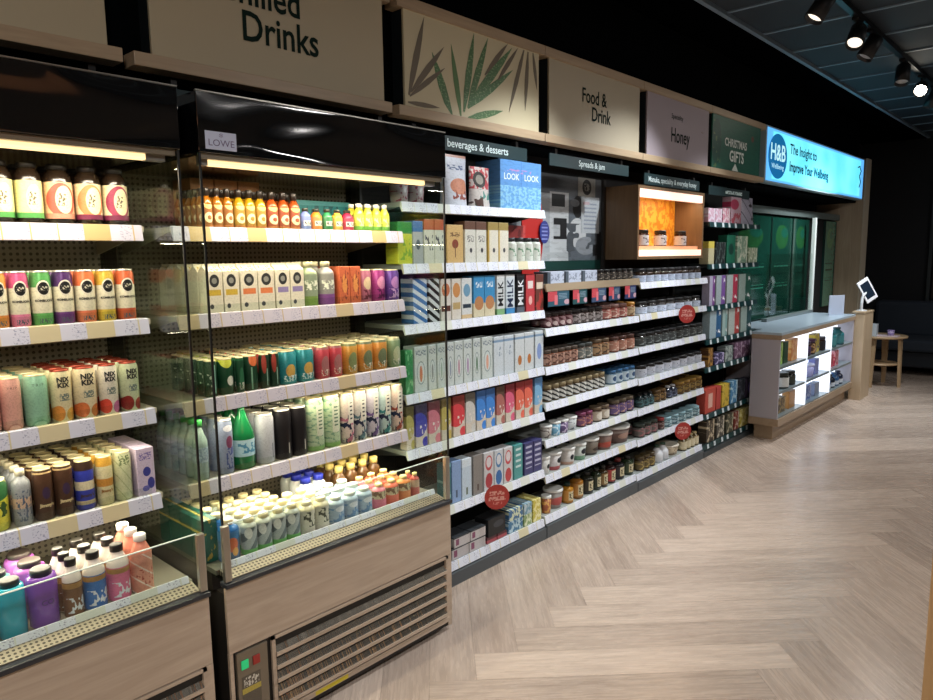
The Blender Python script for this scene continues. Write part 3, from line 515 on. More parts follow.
row('right fridge third shelf', -2.14, 1.08, [gc('dark green tonic can', 208, 221, 1, '#12402c', '#2f7a50', [('rect', '#7fb4a0', .6, .7, .1, .9), ('print', '#c9d2c0', .1, .5, .1, .8, 5, 9, .6)]), gc('dark green lime can', 222, 238, 1, '#14462c', '#b7c43a', [('disc', '#c9d23a', .4, .95, .35, .18), ('disc', '#d8dccb', .6, .4, .22, .14)]), gc('dark green plain can', 239, 247, 1, '#17482f', '#2a6a48'), gc('dark green orange can', 248, 262, 1, '#16402a', '#c96a2a', [('disc', '#d9692a', .5, .9, .3, .18), ('rect', '#7fae90', .3, .4, .05, .7)]), gc('dark green red can', 263, 282.5, 2, '#1a3a28', '#a82a20', [('disc', '#a83a2a', .3, .75, .2, .3), ('rect', '#8aae9a', .5, .62, .1, .6)]),
    gc('teal blue drink can', 283, 319, 2, '#1f8a90', '#c9a24a', [('disc', '#c9a24a', .5, .42, .26, .2), ('print', '#d8ede8', .15, .85, .1, .28, 8, 16, .5)]), gc('coral red drink can', 320, 346, 2, '#c23a48', '#a86a6a'), gc('mustard yellow drink can', 347, 361.5, 1, '#c9902c', '#7d8a5a'), gc('amber orange drink can', 362.5, 391.5, 2, '#c9862a', '#6f7a5a'), gc('sage green drink can', 392.5, 404, 1, '#7f9a72', '#b9c29a')])
row('right fridge fourth shelf', -2.14, .81, [(bottle, 'clear green-capped water bottle', 198, 213, 1, .20, '#8fa49c', [('band', '#a8bcc8', 0, 1), ('print', '#7f96a8', 0, 1, 0, 1, 6, 6, .5)], D(label='#b9c9cf', cap='#3aa04a', sh=.6, nr=.35, lab=(.3, .55), depth=6, name='water_bottle', rough=.08)),
    (can, 'tall silver blue can', 222.5, 238, 1, .188, '#8c98b4', [('disc', '#7a3a5a', .55, .6, .22, .12), ('print', '#3f5590', .3, .8, .1, .5, 5, 14, .5), ('disc', '#dfe2ea', .5, .86, .3, .06)], D(depth=4)),
    (bottle, 'green glass mineral water bottle', 239, 261, 1, .232, '#17693a', [('print', '#3a86a8', .1, .9, .2, .8, 5, 5, .5)], D(label='#a9cfd8', cap='#3a9a4a', sh=.5, nr=.3, caph=.06, lab=(.2, .45), depth=3, name='water_bottle', rough=.06)),
    (can, 'tall plain white can', 262, 279.5, 1, .178, '#b9bdc4', [('rect', '#55606c', .68, .74, .12, .42)], D(depth=4)), (can, 'tall matt black can', 280.5, 312, 2, .182, '#1c1a1d', [('rect', '#cfcabb', .6, .66, .12, .34)], D(depth=4)),
    (can, 'slim pale mint can', 313, 345, 2, .20, '#b9cfa8', [('print', '#7fa88a', 0, 1, 0, 1, 5, 18, .56), ('band', '#8fc46a', 0, .1), ('rect', '#d6dcc4', .3, .75, .3, .9), ('lines', '#5a7a60', .4, .65, .4, .85, 14)], D(lid=CREAMLID, depth=4, name='drink_can'))]+
    [(can, f'slim {nm} patterned can', a, b, 1, .195, c1, [('print', '#1f2a4a', 0, 1, 0, .6, 4, 9, .52), ('print', c2, 0, 1, 0, .55, 3, 7, .58), ('rect', '#e2dfd0', .3, .75, .42, .9), ('lines', '#3a3f4a', .42, .62, .5, .85, 12)], D(lid=CREAMLID, depth=4)) for nm, a, b, c1, c2 in (('pink', 346, 358, '#dcc9c0', '#c06a86'), ('grey', 359, 370.5, '#cfcdc6', '#5a7f8a'), ('lavender', 371.5, 383, '#cbc4cf', '#7a5a9a'), ('aqua', 384, 395, '#b9d2cc', '#2f8a8a'), ('peach', 396, 406.5, '#dcc4b4', '#a8402c'))])
sl_x = -1.99
row('right fridge bottom deck', sl_x, .5725, [(bottle, 'blue and orange label bottle', 225, 245, 1, .135, '#1f62a0', [('band', '#1f78b4', .72, 1), ('disc', '#d9622c', .45, .55, .3, .24), ('disc', '#e0a24a', .6, .3, .16, .14), ('band', '#3a5f8a', 0, .12)], D(label='#4a6a8c', cap='#d9c9a0', sh=.74, lab=(.02, .74), depth=5)),
    (bottle, 'grey white green-based bottle', 246.5, 304, 4, .122, '#b6bcae', [('diag', '#5d6d72', 1.1, -1.3, .42), ('disc', '#e4e6e0', .25, .8, .2, .2), ('band', '#62b45a', 0, .2)], D(label='#aab4b4', cap='#d5c99c', sh=.76, nr=.55, lab=(.02, .76), depth=5)),
    (bottle, 'cream bottle with black sketch', 305, 333, 2, .115, '#d9d2b0', [('print', '#3f4436', .1, .9, .3, .95, 4, 5, .52), ('band', '#cfc9bc', 0, .2)], D(label='#d3d0bc', cap='#e4dcb4', sh=.74, nr=.55, lab=(.02, .74), depth=3)),
    (bottle, 'pale blue yoghurt drink bottle', 334, 376, 3, .098, '#a9bcc9', [('print', '#5a86b0', 0, 1, .1, .8, 4, 4, .5), ('disc', '#dfe4ea', .5, .75, .3, .15)], D(label='#9fb4c6', cap='#cfd6c8', sh=.74, nr=.55, lab=(.02, .74), depth=3)),
    (bottle, 'small pink smoothie bottle', 378, 389.5, 1, .095, '#c97a86', [('band', '#d86f8a', 0, .55), ('print', '#7a5a40', 0, 1, .55, 1, 5, 4, .5)], D(label='#cfc29c', cap='#dccf90', sh=.72, lab=(.02, .72), depth=3)), (bottle, 'small coral smoothie bottle', 390.5, 402, 1, .095, '#d06a52', [('band', '#d9664c', 0, .55), ('print', '#7a5a40', 0, 1, .55, 1, 5, 4, .5)], D(label='#cfc29c', cap='#dccf90', sh=.72, lab=(.02, .72), depth=3)), (bottle, 'small orange smoothie bottle', 403, 414, 1, .095, '#d9884a', [('band', '#dc8448', 0, .55), ('print', '#7a5a40', 0, 1, .55, 1, 5, 4, .5)], D(label='#cfc29c', cap='#dccf90', sh=.72, lab=(.02, .72), depth=3)), (bottle, 'small rose smoothie bottle', 414.5, 421.5, 1, .095, '#b95a50', [('band', '#c4645a', 0, .55)], D(label='#c9a98c', cap='#dccf90', sh=.72, lab=(.02, .72), depth=2))])
for k_ in range(4):
    o = pbox(.048, .14, '#0f6a5e', [('print', '#d9b84a', 0, 1, 0, 1, 3, 5, .62)], d=.075, name='snack_box'); o.location = (-2.08-k_*.078, 1.012, .5731)
    tag(o, f'teal box with yellow flowers beside the left glass, {ORD[k_]} from the front', 'box', 'teal boxes on the right fridge deck')
row('right fridge bottom deck', -2.18, .5725, [(bottle, 'navy-capped milk bottle', 304, 330, 2, .128, '#cfd6d6', [], D(cap='#1d2a9a', sh=.7, nr=.6, caph=.14, depth=3)), (bottle, 'gold-capped kefir bottle', 338, 384, 4, .135, '#5a3f22', [], D(cap='#dcc878', sh=.62, nr=.5, caph=.16, depth=3))])
# --- milk bay
def ct(look, a, b, n, h, c, els, **k): return (carton, look, a, b, n, h, c, els, k)
bx = -2.178
row('milk bay top shelf', bx, 1.755, [(tub, 'grey dotted dessert cup', 398, 430, 2, .09, '#a89f9f', [('print', '#8a2f4a', 0, 1, 0, 1, 6, 6, .6)], D(lid='#8f8f88')), (pouch, 'tall white pouch with biscuit picture', 446, 472.5, 1, .225, '#c3c9d4', [('disc', '#c07a5a', .6, .38, .36, .16), ('print', '#5a6a8c', .2, .8, .7, .8, 8, 24, .5), ('print', '#8a3a2a', .3, .9, .12, .3, 5, 9, .55), ('band', '#b98a78', .95, 1)], D(d=.07, rot=2)), (pouch, 'red patterned pouch with round badge', 473.5, 494, 1, .185, '#c9c3be', [('print', '#b3303a', 0, 1, .45, 1, 6, 8, .48), ('disc', '#2a2625', .42, .68, .3, .2), ('disc', '#8f8a80', .42, .68, .18, .12), ('print', '#3f8a80', 0, 1, 0, .45, 4, 6, .56), ('print', '#4a2f25', 0, .5, 0, .25, 3, 5, .5)], D(d=.06)),
    (pbox, 'light blue double-fronted display box', 500, 542.5, 1, .232, '#4f93d6', [('rect', '#3d80cc', .49, .51, 0, 1), ('band', '#86c4e6', 0, .48), ('print', '#5aa0dc', 0, 1, 0, .48, 16, 16, .5), ('print', '#b08ac9', .1, .9, .74, .82, 10, 18, .55)], D(d=.16, name='snack_box', txt=[('LOOK', .13, '#dbe9f4', .66, D(y=-.24, bold=.0006)), ('LOOK', .13, '#dbe9f4', .66, D(y=.25, bold=.0006))]))])
row('milk bay second shelf', bx, 1.50, [ct('lime carton with green top', 398, 413, 1, .175, '#c4cc2a', [('band', '#2f8a3a', .72, 1), ('print', '#7fae2a', 0, 1, .1, .6, 4, 6, .55)]), ct('grey carton with blue top', 413.5, 424, 1, .18, '#a9b0ae', [('band', '#3a6fb0', .75, 1), ('disc', '#4a5a60', .5, .45, .2, .12)]), ct('white carton with rust top', 424.5, 445, 2, .19, '#d3d6c6', [('band', '#b8502a', .76, 1), ('print', '#3a4450', .1, .9, .3, .65, 4, 6, .55)]),
    ct('tan carton with brown flower', 447, 463.5, 1, .17, '#d3b070', [('disc', '#8a3f2a', .5, .5, .2, .12), ('rect', '#7a5a3a', .47, .53, .15, .5), ('print', '#7a5a3a', .2, .8, .68, .8, 8, 20, .5)]), ct('white carton with brown top', 465, 487, 2, .188, '#dcdcd0', [('band', '#6a4a3a', .80, 1), ('disc', '#3f4044', .55, .3, .12, .06), ('print', '#8a8a84', .2, .8, .5, .66, 8, 20, .5)]), ct('cream carton with gold top', 488, 509, 2, .188, '#e0dccb', [('band', '#a08a4a', .80, 1), ('disc', '#3f4044', .55, .3, .12, .06), ('rect', '#c9a84a', 0, .12, 0, .8)]),
    (bottle, 'small white dark-capped bottle', 511, 543, 4, .118, '#ccd2c8', [('print', '#6a9a78', .1, .9, .3, .8, 4, 5, .55)], D(label='#d5dad0', cap='#2a2a2e', sh=.74, nr=.7, caph=.14, lab=(.02, .74), depth=2))])
row('milk bay second shelf', -2.30, 1.50, [(pbox, 'red shelf-ready tray behind bottles', 500, 526, 1, .185, '#b5322e', [('print', '#8a2424', 0, 1, 0, 1, 6, 6, .6)], D(d=.05, name='snack_box'))])
MLK = lambda look, a, b, c, tc, c2: (carton, look, a, b, 1, .192, c, [('band', c2, 0, .15), ('band', '#dfe4e6' if c != '#16181c' else '#2a2c30', .93, 1)], D(txt=[('M!LK', .95, tc, .52, D(vertical=True, bold=.001, sx=1.0))]))
row('milk bay third shelf', bx, 1.245, [ct('blue and white candy-striped carton', 413.5, 428, 1, .192, '#d5dfe8', [('diag', '#2f6fb0', 1.2, 5.0, .5)]), ct('black and white candy-striped carton', 429, 440, 1, .19, '#cfd6da', [('diag', '#15181c', 1.2, 5.0, .5)]),
    ct('white carton with pretzel picture', 441, 451.5, 1, .185, '#d9d4cc', [('disc', '#b9653a', .5, .74, .4, .16), ('rect', '#5a2f25', .05, .95, .22, .36), ('print', '#e0c49a', .2, .8, .66, .84, 4, 6, .55)]), ct('white carton with almond picture', 452, 461.5, 1, .185, '#d9d4c8', [('disc', '#c98a4a', .5, .72, .4, .18), ('rect', '#b9a06a', .1, .9, .25, .42)]), ct('white carton with oat picture', 462, 472.5, 1, .185, '#d6dad8', [('disc', '#6a9ab8', .5, .70, .34, .16), ('rect', '#2a3a4a', .1, .9, .26, .36), ('band', '#d5b98a', 0, .1)]),
    ct('blue carton with cookie picture', 473.5, 495.5, 2, .192, '#2b8ac0', [('band', '#d8cfae', 0, .34), ('disc', '#b98050', .5, .34, .42, .17), ('print', '#dfe9ee', .2, .8, .72, .86, 8, 14, .5)]), MLK('white lettered carton with green foot', 497, 505, '#d3d9da', '#15181c', '#7fb07a'), MLK('white lettered carton with blue foot', 506, 515, '#cfdbe2', '#15294a', '#2f86c0'), MLK('black lettered carton', 517, 525, '#16181c', '#dfe4e8', '#5a6470'), ct('red carton with white square', 526, 535, 1, .19, '#c02f38', [('rect', '#e4d9d4', .2, .8, .62, .82), ('disc', '#e8b8b0', .5, .3, .2, .12)]), ct('brown and red chequered carton', 535.5, 543.5, 1, .188, '#6a3a30', [('rect', '#dccdb8', .1, .9, .60, .78), ('print', '#b92f2a', 0, 1, 0, .55, 3, 4, .5)])])
wl = lambda c1: [('disc', '#8fa0a0', .5, .42, .34, .26), ('disc', '#cfd9d6', .5, .42, .28, .23), ('disc', c1, .5, .40, .12, .18), ('print', '#7f8c96', .1, .9, .8, .92, 8, 24, .5)]
row('milk bay fourth shelf', bx, .945, [ct('green carton behind fridge glass', 406, 414, 1, .19, '#1f8a4a', [('print', '#7fc48a', 0, 1, 0, 1, 4, 6, .6)])]+[ct(f'white carton with {nm} leaf outline', a, b, 1, .20, '#c9d3cf', wl(c1)) for nm, a, b, c1 in (('orange', 415, 428, '#c9764a'), ('grey', 429, 437, '#8a9290'), ('sage', 438, 446, '#9ab0a0'), ('slate', 447, 454.5, '#8a97a8'), ('rose', 455, 463.5, '#b88a9a'), ('mauve', 464, 472.5, '#a88ab0'), ('green', 473.5, 481, '#4f7a5a'), ('peach', 482, 493, '#d9a28a'))]+[ct('tall white blue-topped carton', 494, 514, 2, .193, '#ccd6dc', [('band', '#7a9ab8', .86, .92), ('print', '#8fa0b0', .2, .8, .5, .75, 6, 12, .55)]), ct('tall white croissant-picture carton', 515, 534, 2, .193, '#cfd6d8', [('band', '#7a9ab8', .86, .92), ('disc', '#b9702a', .5, .3, .2, .13)]), ct('tall white carton with blue drop', 535, 543.5, 1, .193, '#ccd6dc', [('band', '#7a9ab8', .86, .92), ('disc', '#7f9ad0', .5, .45, .28, .22)])])
def half(look, a, b, c1, c2, n=1): return ct(look, a, b, n, .192, '#d5ccbc', [('band', c1, .5, 1), ('disc', c2, .3, .52, .7, .28), ('disc', c2, .85, .1, .3, .12), ('print', '#e9e2d8', .1, .9, .3, .5, 4, 6, .56)])
row('milk bay fifth shelf', bx, .70, [half('olive fruit-drink carton', 407, 415, '#5f5a2a', '#b9b060'), half('indigo fruit-drink carton', 416, 428, '#3a2a5a', '#3a3ab0'), half('rose fruit-drink carton', 429, 441, '#7a3440', '#d8788a'), half('mustard fruit-drink carton', 442, 452, '#7a6530', '#c9b45a'), half('scarlet fruit-drink carton', 453.5, 465.5, '#8a3028', '#d92f3a'), half('grey and white drink carton', 466, 476, '#6a655c', '#d0cfc8'), half('bright blue drink carton', 477, 495.5, '#2f66a8', '#2f86dc', 2), half('cocoa drink carton', 496.5, 505, '#5f4438', '#b06a60'), half('crimson drink carton', 506, 515, '#8a2432', '#e05a80'), half('orange red drink carton', 516, 533, '#9a2a2c', '#e8664a', 2), half('sky blue drink carton', 534.5, 542.5, '#4f80b0', '#7ab4dc')])
row('milk bay sixth shelf', bx, .385, [ct('teal drinks carton', 444, 451.5, 1, .20, '#2a7f88', [('print', '#8fc9cc', 0, 1, 0, 1, 4, 6, .6)]), ct('pale blue drinks carton', 452, 461.5, 1, .20, '#86a6d2', [('rect', '#4a5f7a', .4, .6, .12, .3)]), ct('icy white drinks carton', 462, 472, 1, .195, '#c3d6e4', [('rect', '#6a7a6a', .4, .6, .1, .28), ('band', '#d8e6ee', .8, 1)]), ct('grey drinks carton', 473.5, 483, 1, .195, '#8a8580', [('rect', '#5a4a44', .4, .6, .1, .26)]), ct('white carton with red ovals', 484, 494, 1, .19, '#cfcfd0', [('disc', '#c0424a', .5, .72, .36, .2), ('disc', '#dcd6d8', .5, .74, .26, .14), ('disc', '#b5323c', .5, .25, .36, .2)]), ct('white carton with blue ovals', 494.5, 503.5, 1, .186, '#cdd2d6', [('disc', '#4a82b4', .5, .72, .36, .2), ('disc', '#dcdfe2', .5, .74, .26, .14), ('disc', '#2a6cae', .5, .25, .36, .2)]), ct('white carton with coral ovals', 504, 513, 1, .184, '#cfcfd0', [('disc', '#c9424a', .5, .72, .36, .2), ('disc', '#dcd6d8', .5, .74, .26, .14), ('disc', '#c0383c', .5, .22, .36, .2)]), ct('sea green drinks carton', 514, 523, 1, .18, '#4a9a98', [('lines', '#cfe4e2', .2, .8, .3, .9, 6)]), ct('navy drinks carton', 524.5, 542, 2, .172, '#3f3f72', [('lines', '#b9bcd8', .15, .85, .2, .9, 6)])])
def fl(look, a, b, n, h, c, els, **k): return (pbox, look, a, b, n, h, c, els, D(name='multipack', **k))
row('milk bay bottom shelf', -2.178, .108, [fl('white dessert two-pack, lower one', 452, 486, 2, .055, '#c3bfc0', [('rect', '#8a4a6a', .1, .3, .2, .8), ('band', '#3a3f44', .9, 1)], d=.10), fl('dark red sauce tray box', 487, 507, 2, .03, '#a8404a', [('band', '#55252c', .6, 1)], d=.12), fl('blue green multipack carton', 508, 523, 1, .062, '#3f7aa0', [('print', '#b9d6e0', 0, 1, 0, 1, 6, 3, .5)], d=.12), fl('pale green multipack carton', 524, 532, 1, .062, '#8aa66a', [('print', '#dfe8c0', 0, 1, 0, 1, 5, 3, .5)], d=.12), fl('yellow multipack carton', 533, 541.5, 1, .062, '#cfc44a', [('print', '#efe9b0', 0, 1, 0, 1, 5, 3, .5)], d=.12)])
row('milk bay bottom shelf', -2.178, .108+.0552, [fl('white dessert two-pack, stacked on top', 454, 486, 2, .05, '#cac6c6', [('rect', '#8a4a6a', .1, .3, .2, .8), ('band', '#3a3f44', .88, 1)], d=.10)])
row('milk bay bottom shelf', -2.178, .108+.0622, [fl('upper blue multipack carton', 508.5, 523, 1, .06, '#3a6f9c', [('print', '#d9e2c0', 0, 1, 0, 1, 6, 3, .5)], d=.12), fl('upper pale multipack carton', 524, 532, 1, .06, '#b9ccd2', [('print', '#6a9ab0', 0, 1, 0, 1, 5, 3, .5)], d=.12), fl('upper lemon multipack carton', 533, 541, 1, .06, '#d0be3a', [('print', '#f0e9a0', 0, 1, 0, 1, 5, 3, .5)], d=.12)])
row('milk bay bottom shelf', -2.178, .108+.0302, [(pbox, 'black plastic food tray, tilted', 488, 506, 1, .09, '#17191c', [('disc', '#3a3f46', .6, .6, .3, .2)], D(d=.09, name='snack_box'))])
# --- spreads bay
def jr(look, a, b, n, h, lid, body, lbl, els, **k): return (jar, look, a, b, n, h, lbl, els, dict(k, lid=lid, body=body))
pr = lambda c, t_=.5: [('print', c, 0, 1, 0, 1, 5, 5, t_)]
row('spreads bay top shelf', -2.178, 1.38, [fl('white labelled snack tray', 547, 598, 3, .062, '#b9c3d6', [('rect', '#4f5a66', 0, .18, 0, 1), ('print', '#8a93a6', .2, 1, .2, .8, 7, 4, .55), ('rect', '#23272c', .96, 1, 0, 1)], d=.09), jr('tiny dark spread jar', 600, 635, 6, .062, '#15171a', '#1e1614', '#3a3531', pr('#a89c8c', .6))])
row('spreads bay second shelf', -2.178, 1.145, [jr('burgundy jam jar', 547, 575, 4, .08, '#2a1f20', '#3c1418', '#8a6a6c', [('diag', '#4f1a24', 1.2, 1.5, .4), ('disc', '#c9b4b0', .3, .3, .2, .25)], depth=2), jr('white labelled jam jar', 576, 605, 4, .082, '#1f1e20', '#2c1c1a', '#9a9290', pr('#4a3f3c', .52), depth=2), jr('red preserve jar', 606, 630, 3, .086, '#8d6a64', '#6a1a1a', '#b06a60', pr('#e0c9b8', .56), depth=2), jr('amber topped preserve jar', 631, 637, 1, .088, '#b9853a', '#8a4a1a', '#c9b08a', pr('#6a4a2a', .56), depth=2)])
row('spreads bay third shelf', -2.178, .938, [jr('peach labelled nut butter jar', 547, 580, 5, .088, '#4a4038', '#7a4a34', '#b08a78', pr('#5a3328', .52), depth=2), jr('slate labelled nut butter jar', 581, 595, 2, .09, '#3a3f3e', '#4a3a30', '#6a6f6a', pr('#c3b8a8', .58), depth=2), jr('caramel nut butter jar', 597, 612, 2, .098, '#5a4a38', '#7a5030', '#a0805c', pr('#3a2a20', .55), depth=2), jr('terracotta nut butter jar', 614, 637, 3, .095, '#4a2f28', '#6a3a2a', '#b07a66', pr('#dcc4b0', .6), depth=2)])
row('spreads bay fourth shelf', -2.178, .743, [jr('zebra labelled spread jar', 547, 607, 9, .092, '#8a7d5e', '#5a4a34', '#cfd0c8', [('diag', '#22262a', 1.5, 2.2, .4), ('print', '#22262a', 0, 1, .3, .7, 6, 6, .6)], depth=2), jr('blue and white spread jar', 612, 637, 4, .085, '#2f5f8a', '#5a7a90', '#b9ccd8', [('disc', '#2a4f78', .5, .5, .25, .3)], depth=2)])
row('spreads bay fifth shelf', -2.178, .54, [(tub, 'small grey white tub', 547, 555, 1, .07, '#b9b4ac', pr('#6a5f5a', .55), {}), (tub, 'small light blue tub', 556, 563.5, 1, .078, '#6aa6c4', pr('#cfe2ea', .55), {}), (tub, 'small purple wrapped tub', 564, 571, 1, .076, '#5f4a72', pr('#c9b8d0', .55), {}), (tub, 'small plain white tub', 572, 580, 1, .078, '#c4c9c9', pr('#5f6a72', .6), {}), jr('plum and red spread jar', 582, 595, 2, .082, '#7a3a5a', '#4a2030', '#7a4a68', pr('#c98a6a', .55)), jr('cream labelled spread jar', 597, 612, 2, .088, '#6a5a48', '#4a3a30', '#b9ac98', [('disc', '#dcd6c8', .5, .5, .35, .4)]), jr('violet labelled spread jar', 615, 636, 3, .096, '#5a5040', '#3a2a3a', '#6a5484', pr('#c9a28a', .58))])
row('spreads bay sixth shelf', -2.176, .343, [(tub, 'white tub with black blot', 544.5, 553.5, 1, .10, '#c4c4bf', [('disc', '#1c1d20', .6, .5, .2, .15)], {}), (tub, 'white tub with red foot', 554, 566, 1, .102, '#c9c5c3', [('disc', '#1c1d20', .6, .62, .26, .2), ('band', '#b04a50', 0, .25)], {}), (tub, 'white tub with peach foot', 568, 579, 1, .10, '#cbc8c2', [('disc', '#22242a', .5, .5, .16, .18), ('band', '#c9a08a', 0, .2)], {}), (tub, 'white tub with green foot', 580, 590, 1, .10, '#bfc6be', [('disc', '#22242a', .5, .6, .24, .2), ('band', '#6a9a7a', 0, .3)], {}), (tub, 'brown grey nut butter tub', 591, 603.5, 1, .102, '#6f6558', [('disc', '#3a3028', .7, .4, .4, .14), ('band', '#3f3832', 0, .15)], {}), (tub, 'brick and brown nut butter tub', 605, 617, 1, .104, '#7a5c50', [('disc', '#a8402e', .4, .35, .45, .2)], {}), (tub, 'large chestnut nut butter tub', 618.5, 636.5, 1, .108, '#6a5048', [('disc', '#a08070', .5, .5, .3, .22), ('band', '#8a7a70', .7, .85)], {})])
row('spreads bay bottom shelf', -2.178, .115, [(tub, 'red and orange honey tub', 547, 553.5, 1, .10, '#a85a3a', pr('#d9a04a', .5), {}), (tub, 'large grey red tub', 555, 567.5, 1, .11, '#8f8a84', [('disc', '#a84a44', .4, .45, .45, .25)], {})]+[(bottle, f'{nm} tall oil bottle', a, b, 1, hh_, c1, [('rect', '#d9cfa6', .2, .8, .1, .9), ('print', '#5a5034', .25, .75, .2, .8, 5, 8, .5)], D(label=c2, cap=cp, sh=.68, nr=.4, caph=.13, lab=(.12, .66), name='oil_bottle')) for nm, a, b, hh_, c1, c2, cp in (('golden', 568.5, 576, .115, '#a8741f', '#c98a2a', '#1a3026'), ('amber', 578, 586, .14, '#8a5a1c', '#b07a2a', '#14201c'), ('dark', 588, 596, .13, '#1f2018', '#2a2a22', '#101412'), ('olive', 597, 603, .135, '#1f2a1c', '#2a3424', '#101412'), ('tan', 604, 610, .13, '#3a2c18', '#8a6a3a', '#151512'), ('red-labelled', 611, 618, .135, '#2a1614', '#a82f2c', '#151212'), ('black', 619.5, 627, .13, '#16161a', '#2a2a30', '#6a2422'), ('green', 629, 636, .12, '#22301f', '#3a4a30', '#151815'))])
# --- honey bay
row('honey bay top shelf', -2.178, 1.352, [jr('white labelled honey jar', 641, 703, 9, .085, '#15171b', '#2a1c12', '#b9c6dc', [('rect', '#17191d', .88, 1, 0, 1), ('print', '#8a96b0', .1, .8, .2, .8, 5, 5, .58)], lab=(.03, .5), depth=2)])
row('honey bay second shelf', -2.178, 1.15, [jr('pale blue labelled honey jar', 641, 703, 7, .078, '#101216', '#15100e', '#c6d2e6', [('rect', '#101216', .82, 1, 0, 1), ('print', '#5a6680', .1, .8, .2, .8, 5, 5, .6)], lab=(.03, .55), depth=2)])
row('honey bay third shelf', -2.178, .94, [jr('dark honey jar', 641, 705, 9, .085, '#191c20', '#1e1612', '#3f4444', pr('#8f9896', .6), depth=2)])
row('honey bay fourth shelf', -2.178, .736, [jr('white banded honey jar', 641, 704, 8, .078, '#1a1c20', '#20160e', '#bfc4d0', [('print', '#6a7080', .1, .9, .2, .8, 5, 5, .6)], lab=(.02, .7), depth=2)])
row('honey bay fifth shelf', -2.178, .536, [(bottle, 'small teal black syrup bottle', 641, 656, 3, .085, '#1c2a2c', pr('#4f7a80', .5), D(label='#22393c', cap='#101214', lab=(.1, .6))), jr('brown gold seed jar', 657.5, 668, 2, .08, '#5a4222', '#4a3418', '#8a6a38', pr('#3a2a18', .5)), (bottle, 'small navy syrup bottle', 669.5, 679, 2, .082, '#1a1f2e', pr('#8f98b0', .58), D(label='#2a3246', cap='#c9ccd0', lab=(.1, .6))), jr('gold labelled honey jar', 680.5, 704, 4, .088, '#8a6a2c', '#5a3a14', '#8f7434', pr('#4a3418', .5), depth=2)])
row('honey bay sixth shelf', -2.178, .333, [jr('mixed dark pickle jar', 641, 660, 3, .09, '#2f3a34', '#1e1815', '#6a6460', pr('#a86a70', .55), depth=2), jr('slim red black sauce jar', 661.5, 666, 1, .08, '#8a2a2a', '#201212', '#4a2a28', pr('#a0908a', .55)), jr('pale teal pot', 667, 702, 5, .068, '#8fb4be', '#5a7f8a', '#a9c6cc', pr('#3f6470', .52))])
row('honey bay bottom shelf', -2.178, .105, [jr('brown gold spice jar', 641, 657, 3, .095, '#4a3c22', '#3a2a18', '#6a5a34', pr('#b9a25a', .55)), (bottle, 'slim white sauce bottle', 659, 670.5, 2, .115, '#d5d9de', [], D(cap='#2f4a3a', sh=.5, nr=.35, rough=.4)), (tub, 'cream low pot', 672, 683, 1, .07, '#cfbfa2', pr('#8a7050', .6), D(lid='#e0d9c8')), (bottle, 'cream labelled oil bottle', 684, 700, 4, .10, '#5a4a2c', [('band', '#e0d6b4', .2, .9)], D(label='#d6c9a0', cap='#c9b98c', lab=(.1, .7), name='oil_bottle'))])
# --- tea bay (dark rails)
def tb(look, a, b, n, h, c, els=(), **k): return (pbox, look, a, b, n, h, c, els, dict(k, name='tea_box', d=k.get('d', .07)))
row('tea bay top shelf', -2.178, 1.755, [tb('pink rose gift box', 708, 722, 2, .10, '#d9a6bc', pr('#e8dcea', .5)), tb('pink striped gift box', 722.5, 730, 1, .11, '#d98aa0', pr('#f0d9e0', .5)), tb('tall red and pink gift box', 730.5, 741, 1, .20, '#c9aab8', [('disc', '#b8305a', .35, .72, .4, .2), ('print', '#b84a5a', 0, 1, 0, .4, 5, 5, .5)]), (pouch, 'white bag with black swirls', 742, 757, 1, .215, '#a8a6b8', [('diag', '#5a5868', 2.2, 1.8, .12), ('disc', '#2a2830', .7, .7, .12, .06), ('disc', '#2a2830', .75, .2, .12, .06)], D(d=.08))])
row('tea bay second shelf', -2.178, 1.45, [tb('cream and yellow tea box', 708, 714, 1, .165, '#c9c29a', [('band', '#d9c84a', .7, 1)]), tb('black herbal tea box', 715, 725, 2, .16, '#1c2224', pr('#5a6a66', .58)), tb('emerald tea box', 726, 735, 1, .215, '#0f6a50', [('disc', '#0a3f34', .5, .5, .3, .2)]), tb('pale green tea box', 736.5, 747, 1, .21, '#8fb49a', pr('#d9e6d0', .52)), tb('short sage tea box', 748, 757, 2, .12, '#9ab090', pr('#dfe8d0', .52))])
ts = lambda look, a, b, c1, c2: tb(look, a, b, 1, .22, c1, [('rect', c2, .55, 1, 0, 1), ('print', '#ffffff', .6, .95, .1, .9, 4, 7, .62)], d=.06)
row('tea bay third shelf', -2.178, 1.14, [ts('lilac and white tea box', 709, 714.5, '#b9b4d0', '#7a3f90'), ts('purple banded tea box', 715.5, 725, '#a8b9bd', '#7a4fa0'), ts('crimson banded tea box', 726, 737, '#b4c4c2', '#c02850'), ts('green banded tea box', 738, 750, '#a3bab4', '#1f5f50')])
row('tea bay fourth shelf', -2.178, .89, [ts('blue banded tea box', 709, 721, '#a3bcc6', '#1f5f90'), ts('pale aqua tea box', 722, 727, '#a3c0bd', '#7fa8a6'), ts('scarlet banded tea box', 728, 739, '#b6c2bc', '#b83a34'), ts('dark teal banded tea box', 740, 751, '#9fb6b0', '#14484a')])
row('tea bay fifth shelf', -2.178, .68, [tb('amber spice tea box', 708, 713, 1, .14, '#b98a3a', pr('#5a3a1c', .5)), tb('indigo night tea box', 714, 724, 1, .08, '#3a3460', pr('#b0a8d0', .55)), tb('white and grey tea box', 725, 733, 1, .12, '#a3b0ac', pr('#5a6a6a', .52)), tb('mauve berry tea box', 734, 750, 2, .13, '#6a4a66', pr('#b09ab0', .55))])
